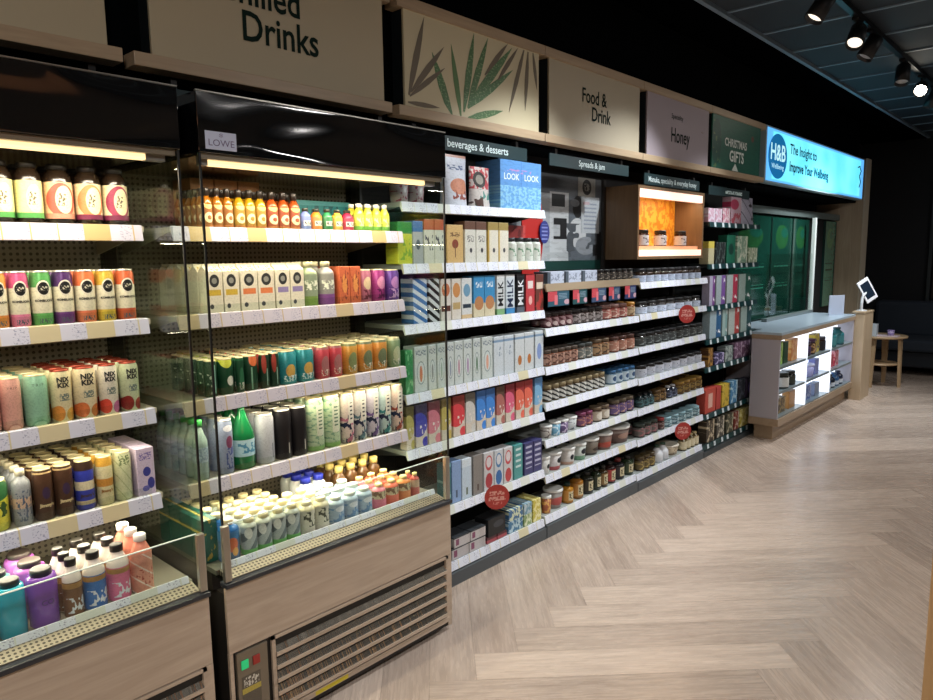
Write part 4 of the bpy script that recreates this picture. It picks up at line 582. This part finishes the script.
row('tea bay sixth shelf', -2.178, .32, [tb('red infusion box with white panel', 704.5, 715.5, 1, .185, '#c0402c', [('rect', '#e0b0a0', .3, .7, .2, .8)]), tb('plain red infusion box', 716, 720.5, 1, .18, '#b8342a'), tb('yellow infusion box', 721.5, 729, 1, .18, '#d6b62c', pr('#8a7a1c', .6)), tb('blue infusion box', 730, 737, 1, .18, '#3a86b8', pr('#bfe0ea', .55)), tb('dark slate infusion box', 738, 745, 1, .17, '#2a3036', pr('#5a5f70', .58)), tb('purple star infusion box', 746, 751.5, 1, .16, '#4a3f5f', [('disc', '#7a4fc0', .6, .5, .3, .3)])])
row('tea bay bottom shelf', -2.178, .085, [tb('brown and cream coffee box', 706, 714, 1, .17, '#4a4034', pr('#cfc0a0', .56)), tb('grey and cream coffee box', 716, 724, 1, .165, '#55524a', pr('#d0c9b4', .56)), tb('olive coffee box', 726, 733, 1, .155, '#4f5040', pr('#c0b89a', .56)), tb('red and grey coffee box', 734, 738.5, 1, .15, '#8a3a2a', pr('#dcc9b8', .56)), tb('yellow coffee box', 739.5, 751.5, 2, .15, '#b9a83a', pr('#e8dfa0', .5))])
# ------------------------------------------------------------------ red discs, shelf talkers
def disc(u, v, label, y_tilt=0):
    p = onx(u, v, -2.115); o = empty('round_shelf_sign', p); tag(o, label, 'sign', None)
    MB().lathe([(.058, -.001), (.058, .001)], 32, axis='x').build('red_disc', pack('#b02a24', [('print', '#dc9a90', .2, .8, .58, .74, 9, 12, .45), ('print', '#dc9a90', .16, .84, .36, .52, 9, 12, .45), ('print', '#cf7a70', .3, .7, .2, .3, 9, 12, .5)]), o)
    MB().box(-.012, -.001, -.012, .012, -.006, .012).build('clip', GLASS, o); o.rotation_euler[2] = -.6; o.scale = (1.08, 1.08, 1.08); return o
disc(497, 497, 'round red sign clipped to milk bay sixth shelf'); disc(687, 314, 'round red sign clipped to honey bay second shelf'); disc(683, 431, 'round red sign clipped to honey bay sixth shelf')
for i_, (u0, u1, c1, pos) in enumerate(((548, 569, '#2c5a6e', 'first'), (573, 587, '#27545a', 'second'), (592, 606, '#3a4f70', 'third'), (609, 620, '#32486c', 'fourth'), (625, 636, '#333f6c', 'fifth'))):
    ya, yb = yat(u0, -2.152, 1.32), yat(u1, -2.152, 1.32); o = empty('shelf_talker', (-2.152, ya, 1.262)); tag(o, f'red and blue hanging shelf card, {pos} from left under the beige shelf', 'sign', 'cards hanging under the beige shelf')
    MB().box(-.001, .0005, 0, yb-ya, 0, .078).build('card', pack(c1, [('rect', '#c8404c', 0, .42, .35, 1), ('rect', '#e0707a', .3, .45, .1, .75), ('disc', '#c9a2b0', .9, .25, .14, .18), ('lines', '#8fa6b8', .5, .9, .5, .85, 10)]), o)
# ------------------------------------------------------------------ poster, red curved panel, honey display box
t = empty('wall_poster', (XGB+.012, 2.99, 1.44)); tag(t, 'black and white poster of hands and jars above the spreads', 'poster')
PW = .97
MB().rbox(-.008, 0, 0, PW, 0, .56, .002).build('poster_board', pack('#5f676f', [('band', '#0c3a34', 0, .10), ('rect', '#a9b0b4', .1, .55, .1, .8), ('rect', '#c3c8ca', .42, .62, .1, .82), ('rect', '#16191c', .44, .58, .67, .80), ('rect', '#17191c', .46, .60, .33, .55), ('rect', '#b4babd', .46, .53, .36, .48), ('disc', '#1b1d20', .72, .68, .055, .12), ('disc', '#74797f', .69, .72, .05, .04), ('disc', '#c2c6c8', .72, .40, .1, .16), ('disc', '#8a9096', .82, .26, .12, .1), ('rect', '#17191c', .9, 1, .1, .42), ('print', '#50565c', .6, .95, .1, .5, 7, 9, .56), ('rect', '#b0b6b8', .3, .62, .13, .19)]), t)
MB().box(.0005, .0015, PW*.76, PW*.97, .56*.40, .56*.80).build('text_card', pack('#b4bbc0', [('lines', '#8a92a0', .15, .85, .1, .85, 9), ('rect', '#b9a0a4', .1, .45, .78, .86)]), t)
MB().box(.0016, .0026, PW*.72, PW*.92, .56*.80, .56).build('badge_card', pack('#a3a39c', [('disc', '#16181a', .5, .5, .26, .42), ('print', '#8f8f88', .35, .65, .3, .7, 8, 8, .5)]), t)
t = empty('curved_side_banner', (-2.33, 2.990, 1.40)); tag(t, 'red curved banner edge with blue oval badge beside the poster', 'sign')
MB().prism([(0, 0), (0, .60), (.08, .60), (.15, .50), (.185, .35), (.19, .2), (.17, .1), (.14, 0)], -.006, 0, 'x').build('red_panel', flat('#a3201c', .4), t)
p0 = onx(549, 232, -2.29)
bb = MB().lathe([(1, 0), (1, .003)], 28, axis='x').build('blue_badge', pack('#1f2a78', [('lines', '#7f88c0', .2, .8, .15, .85, 6)]), t); bb.scale = (1, .045, .062); bb.location = (.008, p0.y-2.990, p0.z-1.40)
YH0, YH1 = 3.975, 4.932
t = empty('honey_display_box', (-2.19, YH0, 1.497)); tag(t, 'lit wooden display box holding three honey jars', 'display box'); HL, HH = YH1-YH0, .458
b = MB(); b.box(-.228, 0, 0, .02, 0, HH); b.box(-.228, 0, HL-.02, HL, 0, HH); b.box(-.228, 0, .02, HL-.02, HH-.018, HH); b.box(-.228, 0, .02, HL-.02, 0, .018); b.build('wooden_case', wood('#5c4630', '#7d6244', 'z', 1), t)
MB().box(-.228, -.215, .02, HL-.02, .018, HH-.018).build('honeycomb_back', (lambda: (lambda n: (n.base(n.mix(n.ma('LESS_THAN', n.noise(n.coord(), 26, 2), .5), col('#c9771c'), col('#e0a83c'))), n.put(n.b.inputs['Emission Color'], n.mix(n.noise(n.coord(), 5, 2), col('#7a3a08'), col('#e08a20'))), n.b.inputs.__getitem__('Emission Strength').__setattr__('default_value', .32), n.m)[-1])(NT('honeycomb_film')))(), t)
MB().box(-.03, -.004, .02, HL-.02, HH-.07, HH-.0185).build('upper_light_panel', glow('#ffd9c6', .85), t); MB().box(-.03, -.004, .02, HL-.02, .0185, .06).build('lower_light_panel', glow('#ffd2ba', .85), t)
MB().box(-.2, -.03, .02, HL-.02, .0185, .085).build('display_plinth', flat('#d9a27a', .5), t)
for i_, (u, nm) in enumerate(((644, 'left'), (662, 'middle'), (682, 'right'))):
    yy = yat(u, -2.24, 1.6); o = jar(.085, .105, '#c4c2c4', [('print', '#5a4a4a', .1, .9, .2, .8, 5, 5, .55)], '#17120f', '#3a1a0a', 'honey_jar', lab=(.05, .66)); o.location = (-2.27, yy+.03, 1.497+.0855)
    tag(o, f'black-lidded honey jar standing {nm} in the lit display box', 'jar', 'jars in the lit display box')
# ------------------------------------------------------------------ pharmacy counter
CW = wood('#8d775f', '#a8927a', 'y', 1, .35); CB = flat('#a9a5ae', .4); LBW = wood('#b09a7e', '#cbb698', 'z', 1, .4)
t = empty('service_counter', (-1.9, 5.78, 0)); tag(t, 'pale grey service counter with glowing shelves and wooden edges', 'counter')
cx0, L_ = -.225, 2.19
fp = [(0, 0), (0, L_), (-.525, L_), (-.525, .225), (cx0, .225), (cx0, 0)]
def off(d): return [(d, -d*.5), (d, L_), (-.525, L_), (-.525, .225), (cx0, .225), (cx0, -d*.5)]
MB().prism([(-.05, .06), (-.05, L_), (-.5, L_), (-.5, .25), (-.2, .25), (-.2, .06)], 0, .125, 'z').build('plinth', CW, t)
MB().prism(off(.012), .125, .185, 'z').build('lower_wooden_band', CW, t)
MB().prism(off(.012), .835, .872, 'z').build('upper_wooden_band', CW, t)
MB().prism(off(.010), .872, .892, 'z').build('worktop', flat('#9fb0bd', .3), t)
b = MB(); b.prism([(-.16, 0), (-.16, L_), (-.52, L_), (-.52, .225), (cx0, .225), (cx0, 0)], .185, .835, 'z'); b.box(-.16, 0, 0, .02, .185, .835); b.box(-.16, 0, L_-.02, L_, .185, .835); b.build('counter_body', CB, t)
MB().box(-.158, -.15, .021, L_-.021, .19, .83).build('backlit_panel', glow('#e8f2ff', 1.5), t)
cols = [.021, .70, 1.42, L_-.021]; SHG = flat('#79878c', .3, .3)
for k_ in (1, 2): MB().box(-.149, -.002, cols[k_]-.02, cols[k_]+.02, .19, .83).build('lit_divider', glow('#f0f6ff', .9), t)
lev = [.195, .405, .61]
for z in (.195, .405, .61): MB().box(-.149, -.002, .022, L_-.022, z-.02, z).build('glass_shelf', SHG, t)
def citem(fac, look, r_, c_, y, w, h, c, els=(), **k):
    o = fac(w=w, h=h, c=c, els=els, **k); o.location = (-1.9-.075, 5.78+y, lev[r_]+.001); tag(o, look, CATS.get(o.name.split('.')[0], 'box'))
citem(pbox, 'lime green box on the counter upper shelf', 2, 0, .14, .13, .19, '#7ac43a', pr('#c9e88a', .5), name='snack_box', d=.06); citem(pbox, 'dark green box on the counter upper shelf', 2, 0, .29, .10, .18, '#1f4a2a', name='snack_box', d=.06); citem(pbox, 'orange box on the counter upper shelf', 2, 0, .50, .16, .185, '#d9862f', pr('#e8b46a', .5), name='snack_box', d=.06)
citem(jar, 'purple jar on the counter upper shelf', 2, 1, .84, .12, .13, '#5a3f78', pr('#2a1f3a', .5), lid='#3a2a50'); citem(jar, 'brown jar on the counter upper shelf', 2, 1, .98, .12, .14, '#5a3a2c', pr('#c9a06a', .5), lid='#4a2a50'); citem(pbox, 'yellow box on the counter upper shelf', 2, 1, 1.14, .14, .17, '#d6c22f', pr('#6a5a8a', .55), name='snack_box', d=.06); citem(jar, 'black jar on the counter upper shelf', 2, 1, 1.30, .11, .13, '#22222a', (), lid='#3a3a4a')
citem(bottle, 'teal bottle nearer on the counter upper shelf', 2, 2, 1.60, .14, .17, '#2f6f74', label='#3f8488', cap='#1f4a50'); citem(bottle, 'teal bottle farther on the counter upper shelf', 2, 2, 1.86, .14, .17, '#2c6a72', label='#3a7f86', cap='#1f4a50')
citem(jar, 'dark jar with white label on middle shelf', 1, 0, .26, .14, .13, '#d9dcd8', (), lid='#22281f', body='#1f2a22'); citem(jar, 'small black jar on middle shelf', 1, 0, .46, .12, .12, '#3a4038', (), lid='#15181a', body='#15181a')
citem(tub, 'lilac pot on middle counter shelf', 1, 1, .95, .14, .12, '#a3a6d9', lid='#c9cdea'); citem(pbox, 'lavender carton on middle counter shelf', 1, 1, 1.16, .12, .14, '#7f86c9', name='snack_box', d=.06)
citem(pbox, 'pink carton nearer on middle counter shelf', 1, 2, 1.62, .13, .13, '#d9546a', name='snack_box', d=.06); citem(pbox, 'rose carton farther on middle counter shelf', 1, 2, 1.80, .13, .15, '#d03a5a', pr('#f0b0b8', .5), name='snack_box', d=.06)
citem(pbox, 'brown box on lower counter shelf', 0, 0, .24, .18, .13, '#5a4a34', pr('#a08a5a', .5), name='snack_box', d=.06); citem(pbox, 'mustard box on lower counter shelf', 0, 0, .50, .16, .15, '#b9823a', name='snack_box', d=.06)
citem(pbox, 'blue box on lower counter shelf', 0, 1, .92, .20, .13, '#4a66b4', pr('#a8b8e0', .5), name='snack_box', d=.06); citem(pbox, 'grey blue box on lower counter shelf', 0, 1, 1.20, .14, .12, '#7f8ca8', name='snack_box', d=.06)
for k_, (y_, c_, nm) in enumerate(((1.56, '#2f4a78', 'navy'), (1.70, '#1f2a3a', 'black'), (1.84, '#3a5f8a', 'steel blue'), (1.98, '#26304a', 'midnight'))): citem(bottle, f'{nm} bottle on lower counter shelf', 0, 2, y_, .10, .13, c_, label='#c9d2de', cap=c_, lab=(.1, .4))
# wooden pedestal, card reader, sign, leaflet
t = empty('wooden_pedestal', (-1.9, 7.975, 0)); tag(t, 'tall pale wooden pedestal at the far end of the counter', 'pedestal')
MB().rbox(-.02, .092, 0, .35, 0, .90, .003).build('pedestal_box', LBW, t); MB().rbox(-.024, .096, -.004, .354, .90, .92, .003).build('pedestal_top', LBW, t)
t = empty('tablet_stand', (-1.86, 8.06, .9205)); tag(t, 'white tilted tablet on a curved stand on the pedestal', 'tablet')
s_ = MB(); s_.lathe([(.05, 0), (.05, .008), (.02, .012)], 20)
pp = [(0, -.02, .01), (0, -.02, .08), (.0, .0, .14), (.01, .07, .185)]
for a_, b_ in zip(pp, pp[1:]): s_.tube(a_, b_, .014, 10)
s_.build('curved_stand', flat('#c9ccd0', .35), t)
tabt = MB().rbox(-.075, .075, -.12, .12, -.006, .006, .004).build('tablet_body', flat('#e2e4e8', .3), t, (.02, .085, .21))
nv = Vector((.80, -.58, .18)).normalized(); upv = Vector((0, 0, 1)); rt = upv.cross(nv).normalized(); upv = nv.cross(rt); aa = math.radians(28); up2 = upv*math.cos(aa)-rt*math.sin(aa); rt2 = up2.cross(nv)
tabt.rotation_euler = Matrix((rt2, up2, nv)).transposed().to_euler()
MB().box(-.055, .055, -.085, .085, .0062, .0075).build('screen', flat('#1c2836', .1), tabt)
p = onx(846, 311, -2.0); o = MB().rbox(-.004, .004, -.09, .09, 0, .2, .002).build('counter_sign', flat('#aeb7c9', .4)); o.location = (-2.02, 7.75, .8925); o.rotation_euler[2] = -.6; tag(o, 'pale upright card sign on the counter beside the pedestal', 'sign')
# green glazed cabinets behind the counter
XC = -2.43
CABS = [(5.99, 6.99, 'first'), (7.0, 7.60, 'second'), (7.61, 8.12, 'third'), (yat(823.5, -2.43, 1.4), 9.12, 'fourth')]
for y0, y1, nm in CABS:
    t = empty('green_wall_panel', (XC, y0, .90)); tag(t, f'glossy dark green poster panel behind the counter, {nm} from left', 'wall panel', 'green panels behind the counter')
    MB().rbox(-.02, 0, .006, y1-y0-.006, 0, .975, .002).build('panel', pack('#0d4034' if nm != 'fourth' else '#4a7d66', [('disc', '#1f5a30' if nm != 'fourth' else '#5a8a60', .5, .8, .3, .12), ('disc', '#115a48' if nm != 'fourth' else '#4a7d66', .62, .84, .16, .05), ('lines', '#2a6a58', .15, .85, .50, .54, 26), ('lines', '#062a22', .2, .8, .42, .46, 26), ('lines', '#2a6a58', .15, .85, .3, .34, 30)], .12), t)
    b = MB(); b.box(-.02, .006, 0, .006, 0, .975); b.box(-.02, .006, y1-y0-.006, y1-y0, 0, .975); b.build('panel_frame', flat('#0a2a24', .4), t)
struct(MB().box(X_WALL, XC-.021, 5.98, 9.138, 0, 1.89).build('wall_counter_back', flat('#06090b', .7)))
struct(MB().box(X_WALL, XC+.03, 5.98, 9.138, 1.89, 1.955).build('trim_counter_lintel', flat('#4f5a58', .5)))
t = empty('glass_screen', (-2.33, yat(812.5, -2.33, 1.4), .8925)); tag(t, 'clear glass counter screen held by a white upright post', 'screen')
MB().rbox(-.02, .02, -.02, .02, 0, .99, .004).build('post', flat('#dfe8e4', .35), t); MB().box(-.003, .003, -1.35, -.02, .05, .62).build('glass_pane', GLASS, t); MB().rbox(-.025, .025, -1.35, .02, 0, .03, .003).build('base_rail', flat('#7f8a8a', .35, .4), t)
# end partition (wood) and its front edge
struct(MB().box(X_WALL, XF-.0, 9.14, 9.34, 0, 2.575).build('wall_end_partition', wood('#8c7c68', '#b5a48c', 'z', 1, .4)))
struct(MB().box(XF, XF+.012, 9.135, 9.345, 0, 2.58).build('trim_partition_edge', wood('#a39a88', '#bdb39f', 'z', 1, .4)))
# ------------------------------------------------------------------ side table, things on it, sofa
tx, ty = -1.885, 9.05
t = empty('side_table', (tx, ty, 0)); tag(t, 'round light oak side table with lower shelf by the sofa', 'table'); OAK = wood('#a48a6a', '#bca27e', 'x', 1, .35)
MB().lathe([(.26, 0), (.275, .008), (.275, .022), (.265, .026)], 40, c=(0, 0, .555)).build('table_top', OAK, t)
MB().lathe([(.2, 0), (.2, .018)], 36, c=(0, 0, .25)).build('lower_shelf', OAK, t)
for a_ in (.25, 1.85, 3.4, 4.95):
    ca, sa = math.cos(a_-.35), math.sin(a_-.35); q = MB(); r0, r1 = .21, .225
    for z0_, z1_, ra, rb in ((0, .554, r1, r0),):
        n_ = Vector((-sa, ca, 0)); vs = []
        for z, r, hw in ((0, r1, .018), (.554, r0, .035)):
            for s_, dr in ((-1, -.014), (1, -.014), (1, .014), (-1, .014)): vs.append((ca*(r+dr)+n_.x*hw*s_, sa*(r+dr)+n_.y*hw*s_, z))
        q.add(vs, [(0, 1, 2, 3), (7, 6, 5, 4), (0, 4, 5, 1), (1, 5, 6, 2), (2, 6, 7, 3), (3, 7, 4, 0)])
    q.build('leg', OAK, t)
o = MB().rbox(-.11, .11, -.075, .075, 0, .012, .002).build('magazine', flat('#c9b8bc', .4)); o.location = (tx+.10, ty-.12, .5815); tag(o, 'pale pink booklet lying on the round side table', 'booklet')
o = tub(.075, .06, '#8a78b0', pr('#a89ac0', .5), lid='#8f80b0'); o.location = (tx+.13, ty-.12, .594); tag(o, 'small purple tin standing on the pink booklet', 'tin')
o = MB().rbox(-.03, .03, -.04, .04, 0, .14, .003).build('leaflet_holder', flat('#b9c4cc', .3)); o.location = (tx-.02, ty-.19, .5815); tag(o, 'grey leaflet holder on the round side table behind pedestal', 'leaflet holder')
SOFA = flat('#232c38', .85); t = empty('sofa', (-1.0, 10.35, 0)); tag(t, 'long dark blue sofa against the far black wall', 'sofa')
MB().rbox(-1.3, 1.9, -.36, .45, .10, .30, .02).build('seat_base', flat('#151b23', .8), t)
for k_ in range(3): MB().rbox(-1.28+k_*1.06, -.24+k_*1.06, -.42, .22, .30, .45, .035).build('seat_cushion', SOFA, t)
for k_ in range(3): MB().rbox(-1.28+k_*1.06, -.24+k_*1.06, .18, .45, .42, .88, .05).build('back_cushion', SOFA, t)
for x_a in (-1.2, 1.8):
    for y_a in (-.3, .38): MB().lathe([(.02, 0), (.026, .0995)], 10, c=(x_a, y_a, 0)).build('foot', BLACK, t)
struct(MB().box(-1.78, -1.74, 10.94, 11.0, 0, 2.6).build('trim_back_wall_post', flat('#1c2427', .5)))
struct(MB().box(-1.72, -.2, 10.96, 11.0, .9, 2.55).build('door_1', wood('#1a120c', '#2c1f16', 'z', 1, .6)))
struct(MB().box(1.5, 1.56, -1.6, 1.7, 2.1, ZC).build('wall_overhead_panel', wood('#a06c48', '#d09468', 'y', 1, .5)))
# display unit whose wooden edge shows at the bottom right
yR = 2.05; xR = -.135*yR
t = empty('display_unit', (xR, yR, 0)); tag(t, 'tan wooden display unit cut off at the bottom right corner', 'display unit')
UW = wood('#b08a60', '#c9a678', 'z', 1, .4)
MB().rbox(0, 1.1, 0, .02, .0, 1.25, .002).build('end_panel', UW, t); MB().rbox(0, 1.1, .38, .40, .0, 1.25, .002).build('rear_panel', UW, t)
MB().rbox(-.006, 1.106, -.006, .406, 1.25, 1.275, .003).build('unit_top', UW, t)
for z in (.08, .45, .85): MB().box(.01, 1.09, .02, .38, z, z+.02).build('shelf', UW, t)
MB().box(0, .02, .02, .38, 0, 1.25).build('side_panel', UW, t)
# ------------------------------------------------------------------ track lights
t = empty('lighting_track', (-1.28, 0, ZC-.008)); tag(t, 'black ceiling track carrying the spotlights', 'light track')
MB().box(-.018, .018, 2.6, 10.4, -.034, -.0005).build('track_rail', flat('#16191d', .4, .3), t)
def track_spot(y, aim, lamp, label, e=0, hang=.05, xx=-1.28):
    o = empty('track_spotlight', (xx, y, ZC-.042)); tag(o, label, 'spotlight', 'spotlights on the ceiling track')
    MB().rbox(-.02, .02, -.06, .06, -.02, 0, .003).build('adapter', BLACK, o); MB().tube((0, 0, -.02), (0, 0, -.02-hang), .008).build('stem', BLACK, o)
    h = empty('lamp_head', (0, 0, -.03-hang-.02)); h.parent = o
    d = Vector(aim)-Vector((xx, y, ZC-.11)); h.rotation_mode = 'QUATERNION'; h.rotation_quaternion = d.to_track_quat('-Z', 'Y')
    MB().lathe([(.035, .075), (.048, .06), (.052, -.08), (.047, -.08), (.044, -.055)], 24, capb=True, capt=True).build('housing', flat('#0e1013', .45), h)
    MB().lathe([(.043, -.0562), (.043, -.058)], 20).build('lens', glow('#fff4e0', e) if e else flat('#c9ced2', .2), h)
    if lamp:
        L = bpy.data.lights.new('spot', 'SPOT'); L.energy = lamp[0]; L.color = lamp[1]; L.spot_size = math.radians(lamp[2]); L.spot_blend = lamp[3]; L.shadow_soft_size = .035
        lo = bpy.data.objects.new('spot_lamp', L); C.objects.link(lo); lo.parent = h; lo.location = (0, 0, -.085)
    return o
WARM = (1, .88, .74); NEU = (1, .96, .92)
SP = .5; COOL = (.93, .97, 1)
for y_, aim, lamp, nm, e in ((3.1, (-2.25, 2.5, .7), (230*SP, COOL, 75, .7), 'above the milk bay, out over the aisle', 3), (4.3, (-2.3, 3.4, .7), (230*SP, COOL, 75, .7), 'nearest spotlight with a pale lens ring', 1.2), (5.02, (-1.2, 2.6, 0), (120*SP, WARM, 60, .8), 'large spotlight tilted back toward the fridges', 1.2), (5.36, (-2.2, 4.6, .8), (200*SP, COOL, 65, .8), 'spotlight turned to the honey jars', 0),
        (6.32, (-1.2, 5.2, 0), (120*SP, NEU, 60, .8), 'small far spotlight with dark body', 0), (7.0, (-.5, 2.0, .6), (40*SP, NEU, 45, .9), 'glaring spotlight facing the camera', 40), (7.55, (-2.1, 7.4, .9), (420*SP, COOL, 95, .8), 'furthest spotlight at the picture edge', 0)):
    track_spot(y_, aim, lamp, f'black {nm}' if not nm.startswith('above') else f'black spotlight {nm}', e)
def area(name, loc, size, sy, energy, color, rot=(0, 0, 0), spread=180):
    L = bpy.data.lights.new(name, 'AREA'); L.shape = 'RECTANGLE'; L.size = size; L.size_y = sy; L.energy = energy; L.color = color; L.spread = math.radians(spread)
    o = bpy.data.objects.new(name, L); C.objects.link(o); o.location = loc; o.rotation_euler = rot; return o
# fridge canopy strip lamps, plus unseen fill lamps added behind each ticket rail
for y0 in (-.06, .978):
    yc = y0+FW/2
    area('canopy_lamp', (-2.04, yc, 1.793), .02, .86, 6.2, (1, .88, .68), (0, math.radians(0), 0))
    for z, e in ((1.63, 1.8), (1.355, 1.8), (1.08, 2.2), (.81, 3)):
        area('shelf_fill_lamp', (-2.135, yc, z-.05), .02, .88, e, (1, .88, .64), (0, math.radians(-8), 0))
area('display_box_lamp', (-2.25, (YH0+YH1)/2, 1.9), .04, .8, 3, (1, .72, .45))
for y_, e in ((-.7, 60), (3.2, 22), (5.8, 26), (8.2, 20)):                 # unseen fill lamps added above the aisle, without fixtures
    area('ceiling_fill_lamp', (.6, y_, ZC-.06), .5, .5, e*1.2, (1, .96, .93))
w = bpy.data.worlds.new('world'); bpy.context.scene.world = w; w.use_nodes = True; w.node_tree.nodes['Background'].inputs[0].default_value = (.5, .6, .7, 1); w.node_tree.nodes['Background'].inputs[1].default_value = .0
vs = bpy.context.scene.view_settings; vs.view_transform = 'Standard'; vs.look = 'None'; vs.gamma = 1; vs.use_curve_mapping = False; vs.exposure = .1
bpy.context.scene.cycles.use_denoising = True
bpy.context.scene.cycles.max_bounces = 8; bpy.context.scene.cycles.transparent_max_bounces = 16
bpy.context.scene.cycles.sample_clamp_indirect = 4
